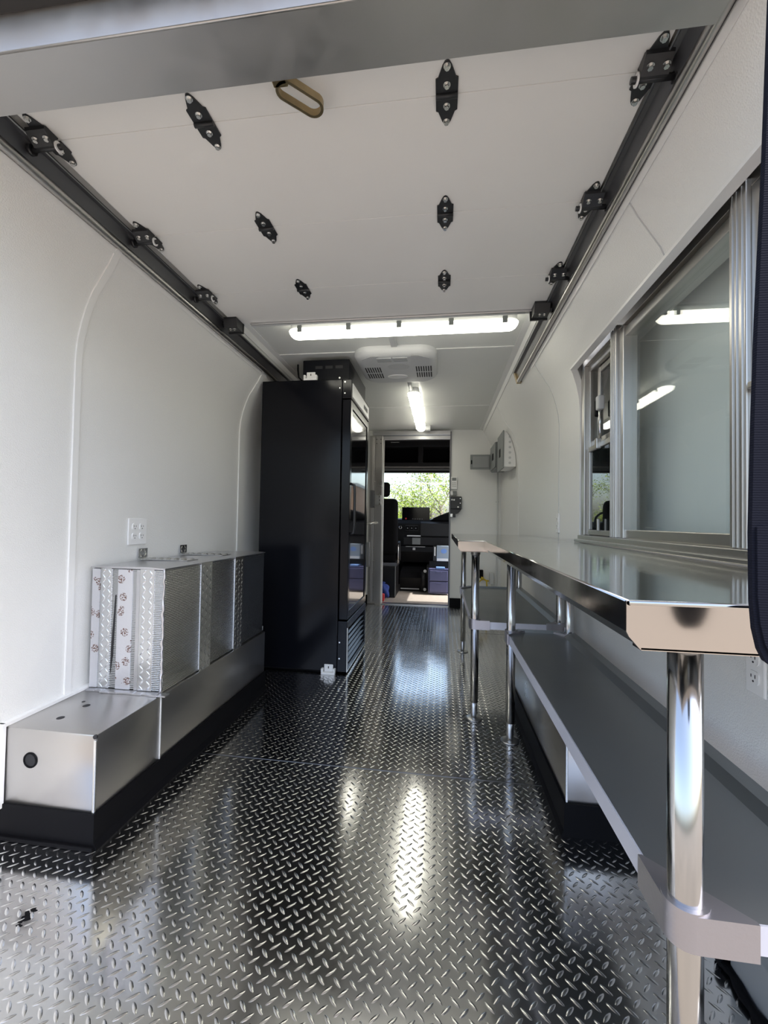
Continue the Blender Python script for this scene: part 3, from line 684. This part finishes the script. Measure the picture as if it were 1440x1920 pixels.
# ================================================================== WORK TABLES
TZ = .914
def table(label, x0, x1, y0, y1, legx, legy, shelf, shelf_label_m):
    t = thing('work_table', ((x0+x1)/2, (y0+y1)/2, 0), label, 'table', 'stainless work tables along the right wall')
    zt = TZ
    # top: flat deck with turned down, chamfered edge
    m = MB(); e = .0
    m.box(x0+.004, x1, y0+.004, y1, zt-.004, zt)
    top = m.build('tabletop', STAIN, t)
    lip = [(zt-.002, 0), (zt-.036, 0), (zt-.053, .015), (zt-.053, .030), (zt-.050, .030), (zt-.050, .017), (zt-.034, .004), (zt-.004, .004)]
    # front (aisle) and near end aprons, a prism each, with the cut corner
    MB().prism([(x0+d, z) for z, d in lip], 'Y', y0+.004, y1-.004).build('front_apron', STAIN, top)
    ea = [(x0, zt-.001), (x1, zt-.001), (x1, zt-.056), (x0+.015, zt-.056), (x0+.003, zt-.042), (x0, zt-.036)]
    for ya, yb in ((y0, y0+.004), (y1-.004, y1)):
        m = MB(); m.prism(ea, 'Y', ya, yb); m.box(x0+.016, x1, ya if ya == y0 else ya-.018, yb+.018 if ya == y0 else yb, zt-.057, zt-.054); m.build('end_apron', STAINB, top)
    MB().tube([(x0+.003, y0, zt-.003), (x0+.003, y1, zt-.003)], .003, 8).build('rolled_edge', STAIN, top)
    MB().tube([(x0+.003, y0+.002, zt-.003), (x1, y0+.002, zt-.003)], .003, 8).build('rolled_edge', STAIN, top)
    MB().box((legx[0]+legx[1])/2-.03, (legx[0]+legx[1])/2+.03, y0+.05, y1-.05, zt-.040, zt-.005).build('stiffener', GALV, top)
    sz = shelf[2]
    for lx in legx:
        for ly in legy:
            lg = MB().cyl((lx, ly, .085), (lx, ly, zt-.010), .0205, n=28).build('leg', LEGM, t)
            MB().lathe([(.024, zt-.075), (.024, zt-.045), (.030, zt-.040), (.030, zt-.010)], lx, ly).build('gusset', GALV, lg)
            MB().lathe([(.0165, .105), (.0165, .03), (.014, .022), (.013, .008)], lx, ly).build('bullet_foot', GALV, lg)
            MB().lathe([(.042, .0015), (.042, .004), (.036, .006), (.015, .009)], lx, ly, 24).build('foot_flange', GALV, lg)
            # cast corner socket that carries the shelf
            m = MB().lathe([(.0275, sz-.038), (.0275, sz+.012)], lx, ly, 24); sgx = 1 if lx == legx[0] else -1; sgy = 1 if ly == legy[0] else -1
            if True:
                m.prism([(lx-sgx*.0275, ly), (lx-sgx*.0275, ly+sgy*.072), (lx-sgx*.022, ly+sgy*.072), (lx+sgx*.072, ly-sgy*.022), (lx+sgx*.072, ly-sgy*.0275), (lx, ly-sgy*.0275)], 'Z', sz-.038, sz+.009)
            m.build('shelf_socket', CAST, lg, autosmooth=35)
    # undershelf tray
    sx0, sx1 = legx[0]-.018, legx[1]+.018; sy0, sy1 = legy[0]-.018, legy[1]+.018
    sh = MB().box(sx0+.003, sx1-.003, sy0+.003, sy1-.003, sz-.004, sz).build('undershelf', SHELF, t)
    MB().box(sx0, sx0+.003, sy0+.05, sy1-.05, sz-.036, sz+.001).build('shelf_edge', FILM, sh)
    MB().box(sx0+.05, sx1-.05, sy0, sy0+.003, sz-.036, sz+.001).build('shelf_edge', FILM, sh)
    MB().box(sx0+.05, sx1-.05, sy1-.003, sy1, sz-.036, sz+.014).build('shelf_edge', SHELF, sh)
    MB().prism([(sx1-.050, sz), (sx1-.030, sz+.016), (sx1, sz+.018), (sx1, sz-.03), (sx1-.003, sz-.03), (sx1-.003, sz+.012), (sx1-.030, sz+.011), (sx1-.047, sz-.003)], 'Y', sy0+.05, sy1-.05).build('shelf_upstand', SHELF, sh)
    return t
tA = table('near stainless work table below the serving window', .214, .672, .524, 2.138, (.328, .585), (.622, 2.030), (0, 0, .497), None)
tB = table('far wider stainless work table past the serving window', .086, .672, 2.142, 3.46, (.180, .600), (2.232, 3.362), (0, 0, .497), None)
# right wheel cover below the near table
wc = thing('wheel_cover', (.555, 2.0, 0), 'low aluminium wheel cover with black base under the near table', 'wheel cover', 'aluminium wheel covers')
MB().box(.413, .697, 1.452, 2.56, .102, .337, .005).build('cover_panel', ALU, wc, autosmooth=30)
MB().box(.4105, .418, 1.449, 1.456, .102, .335, .002).build('corner_bead', BOLT, wc)
MB().prism([(.697, .0), (.697, .104), (.406, .104), (.404, .02), (.396, .0)], 'Y', 1.445, 2.566).build('rubber_base', BLACK, wc)
# rear right corner: grey floor plate with torn rubber edging
cp = thing('corner_cover', (.675, .85, 0), 'low grey cover with ragged black edging beside the near table leg', 'cover')
MB().box(.660, .698, .625, 1.075, .0005, .11, .004).build('cover_panel', STEELP, cp)
rg = random.Random(9); ep = [(.650+rg.uniform(-.004, .004), .625+.0225*k, .010) for k in range(21)]
MB().tube(ep, [.011+rg.uniform(-.003, .004) for _ in ep], 7).build('rubber_edging', BLACK, cp)
MB().box(.640, .698, 1.076, 1.098, .0005, .045, .004).build('rubber_end', BLACK, cp)
# ================================================================== BULKHEAD FITTINGS
rm = thing('remote_control', (.150, YB, 1.475), 'white remote control in a holder beside the cab doorway', 'remote')
MB().box(.112, .186, YB-.026, YB-.001, 1.402, 1.552, .006).build('body', PLASTW, rm)
MB().box(.124, .174, YB-.0275, YB-.025, 1.505, 1.54).build('display', GREYB, rm)
for r_ in range(3):
    for c_ in range(3): MB().box(.126+c_*.017, .138+c_*.017, YB-.0285, YB-.025, 1.43+r_*.022, 1.445+r_*.022, .002).build('button', GREYL, rm)
sw = thing('wall_switch', (.145, YB, 1.355), 'small grey switch below the remote control', 'switch')
MB().box(.108, .136, YB-.02, YB-.001, 1.33, 1.382, .003).build('base', PLASTW, sw); MB().box(.137, .182, YB-.032, YB-.001, 1.33, 1.382, .004).build('rocker', GREYB, sw)
lk = thing('latch_striker', (.175, YB, 1.07), 'black latch striker box beside the cab doorway', 'latch')
MB().box(.108, .240, YB-.06, YB-.001, 1.165, 1.315, .008).build('case', BLACKH, lk)
MB().prism([(.108, 1.163), (.238, 1.163), (.20, 1.115), (.17, 1.105), (.17, 1.068), (.108, 1.068)], 'Y', YB-.05, YB-.001).build('lower_plate', BLACKH, lk)
MB().box(.106, .136, YB-.055, YB-.045, 1.07, 1.11, .003).build('stop', BOLT, lk)
for x, z in ((.126, 1.276), (.150, 1.274), (.198, 1.19), (.222, 1.29), (.222, 1.235)): MB().cyl((x, YB-.06, z), (x, YB-.064, z), .010 if x < .2 else .006, n=12).build('screw', PLASTW if x < .2 else BOLT, lk)
# breaker panels on the right wall
bp1 = thing('breaker_panel', (.60, 4.30, 1.55), 'grey breaker panel nearest on the right wall', 'breaker panel', 'grey electrical panels')
MB().prism([(.585, 1.545), (.696, 1.545)]+[(x-.003, z) for x, z in PROF if 1.56 < z < 1.86]+[(wall_x(1.875)-.003, 1.875), (.585, 1.875)], 'Y', 4.12, 4.48).build('case', PLASTW, bp1)
MB().box(.572, .585, 4.105, 4.49, 1.53, 1.89, .003).build('cover', GREYB, bp1)
for k in range(6): MB().cyl((.64, 4.12, 1.58+k*.05), (.64, 4.118, 1.58+k*.05), .012, n=12).build('knockout', GREYL, bp1)
MB().box(.568, .573, 4.26, 4.34, 1.66, 1.74, .002).build('breaker', BLACK, bp1)
bp2 = thing('breaker_panel', (.58, 4.74, 1.60), 'grey breaker panel with its flap hanging open by the bulkhead', 'breaker panel', 'grey electrical panels')
MB().prism([(.565, 1.585), (.696, 1.585)]+[(x-.003, z) for x, z in PROF if 1.595 < z < 1.86]+[(wall_x(1.865)-.003, 1.865), (.565, 1.865)], 'Y', 4.55, 4.95).build('case', GREYB, bp2)
MB().box(.552, .565, 4.54, 4.96, 1.60, 1.86, .003).build('cover', GREYB, bp2)
f_ = MB().box(.325, .550, 4.93, 4.945, 1.62, 1.79, .004).build('open_flap', GREYB, bp2)
MB().box(.352, .535, 4.924, 4.93, 1.64, 1.77, .003).build('flap_recess', STEELP, f_); MB().box(.333, .345, 4.922, 4.932, 1.68, 1.725, .002).build('catch', BLACK, f_)
MB().box(.547, .553, 4.66, 4.74, 1.69, 1.76, .002).build('breaker', BLACK, bp2)
cd = thing('conduit', (.66, YB-.03, .23), 'thin grey conduit running down from the breaker panels', 'conduit')
MB().tube([(.655, YB-.03, 1.60), (.655, YB-.03, .33), (.652, YB-.03, .285), (.640, YB-.03, .260), (.62, YB-.03, .255), (.605, YB-.03, .268), (.600, YB-.03, .30)], .010, 10).build('pipe', GREYL, cd)
MB().box(.570, .622, YB-.05, YB-.002, .29, .425, .006).build('junction_box', GREYL, cd)
for z in (1.25, .75): MB().box(.64, .672, YB-.022, YB-.002, z, z+.012).build('pipe_strap', GREYL, cd)
yc = thing('yellow_cable', (.50, YB-.06, .25), 'yellow cable with black connector low on the bulkhead', 'cable')
MB().tube([(.44, YB-.05, .30), (.47, YB-.06, .335), (.51, YB-.07, .35), (.535, YB-.07, .33), (.54, YB-.06, .28), (.535, YB-.06, .22)], .008, 8).build('cord', YELL, yc)
MB().tube([(.445, YB-.05, .37), (.48, YB-.06, .36), (.53, YB-.07, .335), (.56, YB-.06, .33)], .009, 8).build('cord', YELL, yc)
MB().box(.445, .497, YB-.07, YB-.002, .36, .455, .004).build('connector', BLACK, yc)
MB().cyl((.47, YB-.075, .365), (.50, YB-.075, .355), .016, n=12).build('plug', YELL, yc)
# ================================================================== CAB
YW = 6.75
fl = tag(MB().box(-1.36, .75, YB+.03, 7.2, -.05, 0.0).build('floor', CABFL), kind='structure', label='worn brown grey floor of the cab')
tag(MB().box(-1.40, .79, YB+.05, 7.1, 2.34, 2.38).build('ceiling', CABIN_HEAD), kind='structure', label='dark headliner of the cab')
m = MB(); m.box(-1.40, -1.36, YB+.05, 5.75, 0, 2.34).box(-1.40, -1.36, 5.75, 6.6, 0, 1.05).box(-1.40, -1.36, 5.75, 6.6, 1.75, 2.34).box(-1.40, -1.36, 6.6, 7.1, 0, 2.34)
tag(m.build('wall_cab_left', CABBLK), kind='structure', label='dark cab side with driver window')
m = MB(); m.box(.75, .79, YB+.05, 5.42, 0, 2.34).box(.75, .79, 5.42, 6.12, 1.93, 2.34).box(.75, .79, 6.12, 7.1, 0, 2.34)
tag(m.build('wall_cab_right', CABBLK), kind='structure', label='dark cab side with open doorway')
m = MB().box(-1.36, .75, YB+.051, YB+.06, 2.005, 2.34); tag(m.build('wall_cab_back', CABIN_HEAD), kind='structure', label='dark panel above the doorway on the cab side')
w2 = thing('window_2', (-.30, YW+.2, 1.0), None, None); tag(w2, kind='structure', label='wide windshield of the cab')
MB().box(-1.36, .75, YW+.12, YW+.126, .98, 1.83).build('pane', GLASS, w2)
MB().box(-1.36, .75, YW+.02, YW+.16, 1.825, 1.87, .006).build('header_bar', GREYB, w2); MB().box(-1.36, .75, YW+.0, YW+.10, 1.80, 1.825, .004).build('seal', BLACK, w2)
MB().box(-1.36, .75, YW+.06, YW+.18, .90, .985, .004).build('cowl', CABBLK, w2)
m = MB(); m.box(-1.36, .75, YW+.06, YW+.12, -.05, .90).box(-1.36, .75, YW+.10, YW+.16, 1.87, 2.34); tag(m.build('wall_front', CABBLK), kind='structure', label='dark front panel below and above the windshield')
oc = thing('overhead_console', (-.3, 6.55, 2.0), 'dark overhead storage console above the windshield', 'console')
m = MB(); YO = 6.50
m.box(-1.36, .75, YO, YW+.10, 1.86, 1.925, .006).box(-1.36, .75, YO, YW+.10, 2.17, 2.335, .006)
for xa, xb in ((-1.36, -.93), (-.365, -.290), (.28, .75)): m.box(xa, xb, YO, YW+.10, 1.92, 2.18, .006)
m.build('shell', CABGR, oc); MB().box(-1.36, .75, YW+.05, YW+.09, 1.9, 2.2).build('recess_back', BLACK, oc)
MB().box(-.79, -.66, YO-.01, YO, 2.235, 2.243).build('trim_line', GREYL, oc)
# dashboard
db = thing('dashboard', (-.3, 6.5, .6), 'black cab dashboard with centre screen and small vents', 'dashboard')
YD = 6.38
m = MB(); m.prism([(YD+.02, .60), (YD+.02, .98), (YD+.10, 1.045), (YW+.05, 1.06), (YW+.05, .60)], 'X', -1.355, .745); m.build('body', CABBLK, db)
MB().prism([(YD-.05, .80), (YD-.05, .985), (YD, 1.010), (YD+.06, 1.01), (YD+.03, .80)], 'X', -.30, .35).build('upper_panel', CABGR, db)
MB().prism([(YD-.07, .665), (YD-.09, .77), (YD-.02, .79), (YD+.03, .79), (YD+.03, .665)], 'X', -.55, .35).build('lower_panel', CABGR, db)
MB().prism([(YD-.10, .672), (YD-.11, .765), (YD-.09, .77), (YD-.08, .672)], 'X', -.42, -.30).build('tray_face', GREYB, db)
s_ = MB().box(-.585, -.168, YD-.03, YD+.01, 1.030, 1.228, .006).build('screen', SCREEN, db)
MB().cyl((-.525, YD-.031, 1.055), (-.525, YD-.034, 1.055), .014, n=14).build('warning_light', REDM, s_)
for k in range(5): MB().box(-.43+k*.035, -.41+k*.035, YD-.033, YD-.029, 1.048, 1.054).build('key', GREYB, s_)
MB().box(-.535, -.34, YD-.01, YD+.03, .868, .955, .004).build('switch_bank', CABGR, db)
for k in range(3): f_ = MB().box(-.525+k*.062, -.472+k*.062, YD-.016, YD-.008, .885, .94, .003).build('switch', BLACK, db); MB().box(-.507+k*.062, -.490+k*.062, YD-.018, YD-.015, .908, .914).build('mark', PAPER, f_)
m = MB(); m.tube([(-.612+.020*math.cos(t), YD+.01, .918+.020*math.sin(t)) for t in [2*math.pi*k/16 for k in range(17)]], .005, 6); m.build('socket_ring', BOLT, db)
MB().prism([(YD-.05, .56), (YD-.05, .64), (YD+.1, .66), (YD+.1, .40), (YD+.02, .40)], 'X', -.60, .30).build('glove_box', CABBLK, db)
MB().box(-.52, -.23, YD-.054, YD-.048, .632, .640).build('glove_box_trim', GREYL, db); MB().box(-.415, -.375, YD-.056, YD-.048, .585, .62, .003).build('glove_box_lock', GREYL, db)
o = MB().prism([(-.50, YD-.085), (-.31, YD-.09), (-.30, YD-.03), (-.47, YD-.02)], 'Z', .790, .806); tag(o.build('papers', PAPER, loc=(-.4, YD-.05, .79)), 'white papers lying on the dashboard tray', 'paper')
# dark bag / folded visor on the dashboard
m = MB(); arc = []
for k in range(15):
    t = k/14; arc.append((-.16+.55*t, 1.035+.155*math.sin(min(1, t*1.25)*math.pi/2)))
m.prism(arc+[(.39, 1.03)], 'Y', YD+.06, YD+.30, .012); o = tag(m.build('black_bag', FABRIC, loc=(.1, YD+.18, 1.03), autosmooth=40), 'bulging black bag on the dashboard right of the screen', 'bag')
MB().tube([(-.12, YD+.062, 1.06), (0, YD+.058, 1.115), (.15, YD+.058, 1.15), (.34, YD+.06, 1.16)], .006, 6).build('seam', CABGR, o)
# driver seat
ds = thing('driver_seat', (-.86, 5.75, 0), 'black fabric driver seat with headrest seen through the doorway', 'seat')
def puffy(x0, x1, y0, y1, z0, z1, r, tilt=0):
    m = MB().box(x0, x1, y0, y1, z0, z1, r, 4); 
    if tilt: m.xf(Matrix.Translation((0, (y0+y1)/2, z0)) @ Matrix.Rotation(tilt, 4, 'X') @ Matrix.Translation((0, -(y0+y1)/2, -z0)))
    return m
puffy(-1.10, -.575, 5.62, 5.76, .56, 1.315, .065, math.radians(4)).build('backrest', FABRIC, ds, autosmooth=60)
puffy(-.96, -.688, 5.60, 5.70, 1.335, 1.535, .048).build('headrest', FABRIC, ds, autosmooth=60)
for x in (-.90, -.81): MB().cyl((x, 5.65, 1.27), (x, 5.65, 1.37), .008, n=8).build('headrest_post', BOLT, ds)
puffy(-1.12, -.58, 5.66, 6.18, .45, .60, .055).build('cushion', FABRIC, ds, autosmooth=60)
MB().box(-1.08, -.585, 5.66, 6.10, .40, .45, .004).build('slide_frame', GALVD, ds)
MB().box(-1.10, -.59, 5.55, 6.05, .0, .40, .006).build('pedestal', CABBLK, ds)
MB().prism([(5.66, .50), (5.70, .72), (5.78, .74), (5.86, .55), (5.80, .47)], 'X', -.575, -.548).build('side_cover', CABGR, ds)
MB().tube([(-.565, 5.64, .45), (-.562, 5.63, .60), (-.565, 5.64, .70)], .009, 6).build('recline_lever', BOLT, ds)
MB().box(-.592, -.585, 5.54, 5.56, .02, .42).build('pedestal_edge', GREYB, ds)
# steering wheel
swl = thing('steering_wheel', (-.85, 6.2, 1.0), 'black steering wheel in front of the driver seat', 'steering wheel')
m = MB(); c0 = Vector((-.86, 6.17, 1.02)); a1 = Vector((1, 0, 0)); a2 = Vector((0, .55, .835))
m.tube([c0+.20*(math.cos(t)*a1+math.sin(t)*a2) for t in [2*math.pi*k/36 for k in range(37)]], .015, 8); m.build('rim', CABBLK, swl)
for t in (0, math.pi, -math.pi/2): MB().tube([c0, c0+.2*(math.cos(t)*a1+math.sin(t)*a2)], .014, 6).build('spoke', CABGR, swl)
MB().cyl(c0+Vector((0, .01, -.02)), c0+Vector((0, -.03, .02)), .06, n=18).build('hub', CABBLK, swl); MB().tube([c0, c0+Vector((0, .30, -.18))], .03, 8).build('column', CABBLK, swl)
# engine cover / console step
ec = thing('engine_cover', (-.2, 6.4, 0), 'black engine cover on the cab floor below the dashboard', 'engine cover')
MB().prism([(6.15, 0), (6.10, .20), (6.20, .27), (6.45, .33), (6.80, .40), (6.80, 0)], 'X', -.58, -.20).build('shell', CABBLK, ec)
MB().box(-.57, -.30, 6.135, 6.15, .03, .045).build('trim_strip', GREYL, ec)
MB().prism([(6.20, 0), (6.18, .25), (6.30, .35), (6.80, .42), (6.80, 0)], 'X', -.20, .30).build('shell', CABGR, ec)
m = MB(); m.cyl((-.235, 6.08, .03), (-.235, 6.08, .29), .045, .035, n=14); m.build('hose', CABGR, ec)
for z in (.05, .31): MB().cyl((-.215, 6.035, z), (-.215, 6.025, z), .022, n=12).build('clamp', GREYL, ec)
# plastic drawer bin with a carton
bn = thing('drawer_bin', (-.03, 6.02, 0), 'lavender plastic drawer bin on the cab floor', 'bin')
MB().box(-.165, .12, 5.98, 6.02, .02, .36, .006).box(-.165, -.152, 5.90, 5.98, .02, .36, .003).box(.107, .12, 5.90, 5.98, .02, .36, .003).box(-.165, .12, 5.90, 5.98, .345, .36, .003).box(-.165, .12, 5.90, 5.98, .02, .035, .003).build('case', BINM, bn)
for z in (.04, .195): d_ = MB().box(-.148, .103, 5.885, 5.905, z, z+.145, .006).build('drawer', BINM, bn); MB().box(-.06, .02, 5.878, 5.886, z+.115, z+.132, .003).build('pull', BINM, d_)
o = MB().box(-.06, .06, 5.90, 5.98, .361, .385, .004); tag(o.build('folded_cloth', CARDB, loc=(0, 5.94, .361)), 'pale blue folded cloth on top of the drawer bin', 'cloth')
st_ = thing('bin_stand', (0, 6.0, .36), 'dark shelf block carrying the printed carton', 'shelf'); MB().box(-.16, .20, 6.03, 6.16, .0, .455, .004).build('block', CABBLK, st_)
cr = thing('carton', (0, 6.08, .456), 'grey blue carton with a blue oval print', 'carton')
MB().box(-.055, .11, 6.03, 6.14, .457, .672, .003).build('box', CARD, cr); MB().box(-.105, -.057, 6.035, 6.13, .457, .665, .003).build('side_flap', BLACKH, cr)
MB().prism([(.045+.042*math.cos(t), .60+.034*math.sin(t)) for t in [2*math.pi*k/28 for k in range(28)]], 'Y', 6.0285, 6.0305).build('oval_print', CARDB, cr)
MB().box(-.05, .105, 6.0285, 6.0305, .46, .495).build('pale_print', PAPER, cr); MB().box(-.088, -.072, 6.033, 6.036, .53, .655).build('pale_print', PAPER, cr)
bb = thing('blue_bag', (-.72, 5.45, 0), 'crumpled blue cloth bag beside the seat base', 'bag')
m = MB(); bmesh.ops.create_icosphere(m.bm, subdivisions=3, radius=1.0); rb = random.Random(5)
for v in m.bm.verts: k = 1+.16*math.sin(v.co.x*5+v.co.z*4)+.08*rb.uniform(-1, 1); v.co = Vector((-.725+v.co.x*.075*k, 5.46+v.co.y*.06*k, max(.001, .105+v.co.z*.11*k)))
m.build('sack', BLUEM, bb, autosmooth=80)
MB().tube([(-.74, 5.44, .20), (-.725, 5.42, .225), (-.71, 5.45, .21)], .008, 6).build('knot', BLUEM, bb)
rc = thing('red_case', (-.745, 5.30, 0), 'small red plastic case behind the door edge', 'case')
MB().box(-.80, -.695, 5.26, 5.33, .001, .095, .012, 3).build('body', REDM, rc); MB().box(-.77, -.72, 5.252, 5.262, .05, .07, .003).build('latch', BLACKH, rc)
# ================================================================== OUTSIDE
GZ = -.85
tag(MB().box(-60, 60, -40, 80, GZ-.1, GZ).build('ground', GROUND), kind='structure', label='dark brown dirt ground outside')  # brown dirt, darkened so the near metal reflects less brightness
tr = thing('tree', (.05, 17.0, GZ), 'leafy spring green tree seen through the windshield', 'tree')
tm = MB(); lv, lf_ = [], []
rt_ = random.Random(11)
tips = []
def grow(p, d, L, r, depth):
    pts = [p]; q = p.copy(); dd = d.copy(); n = 4
    for k in range(n):
        dd = (dd+Vector((rt_.uniform(-.16, .16), rt_.uniform(-.16, .16), rt_.uniform(-.02, .10)))).normalized(); q = q+dd*(L/n); pts.append(q.copy())
        if depth >= 3: tips.append((q.copy(), depth))
    tm.tube(pts, [r*(1-.45*k/n) for k in range(n+1)], 6 if depth < 3 else 4, cap=False)
    if depth < 5:
        for k in range(3 if depth < 3 else 2+rt_.randint(0, 1)):
            a = rt_.uniform(0, 2*math.pi); o_ = dd.orthogonal().normalized(); o_.rotate(Matrix.Rotation(a, 3, dd))
            nd = (dd*.75+o_*rt_.uniform(.45, .85)).normalized(); grow(pts[-1] if k == 0 else pts[rt_.randint(2, n)], nd, L*rt_.uniform(.62, .80), r*.55, depth+1)
grow(Vector((.05, 17.0, GZ)), Vector((.02, 0, 1)), 1.75, .13, 0)
tm.build('trunk', WOODT, tr, recalc=False)
for p, dep in tips:
    for _ in range(5):
        c = p+Vector((rt_.gauss(0, .17), rt_.gauss(0, .17), rt_.gauss(0, .15))); a = Vector((rt_.gauss(0, 1), rt_.gauss(0, 1), rt_.gauss(0, .6))).normalized()*rt_.uniform(.035, .060)
        b2 = a.cross(Vector((rt_.gauss(0, 1), rt_.gauss(0, 1), rt_.gauss(0, 1)))).normalized()*.022
        n0 = len(lv); lv.extend([tuple(c-a), tuple(c+b2), tuple(c+a), tuple(c-b2)]); lf_.append((n0, n0+1, n0+2, n0+3))
base = Vector(tr.location)
me = bpy.data.meshes.new('foliage'); me.from_pydata([tuple(Vector(v)-base) for v in lv], [], lf_); me.materials.append(LEAF)
o = bpy.data.objects.new('foliage', me); C.objects.link(o); o.parent = tr; tag(o, kind='stuff', label='bright spring leaves')
t2_ = copy_tree(tr); t2_.location = (-6.9, 24.5, GZ); t2_.rotation_euler = (0, 0, 2.0); t2_['label'] = 'leafy tree mirrored in the small window pane past the mullion'
bl = thing('building', (9.5, 36, GZ), 'brown brick building mirrored in the fridge door glass', 'building')
MB().box(5.75, 13, 34, 40, GZ, 3.9).build('wall', BRICK, bl); MB().box(5.6, 13.2, 33.8, 40.2, 3.9, 4.15).build('parapet', GREYB, bl)
for k in range(4):
    for z in (.2, 2.2): f_ = MB().box(6.6+k*1.6, 7.5+k*1.6, 33.96, 34.02, z, z+1.4).build('window', GREYL, bl); MB().box(6.68+k*1.6, 7.42+k*1.6, 33.94, 33.97, z+.08, z+1.32).build('pane', SCREEN, f_)
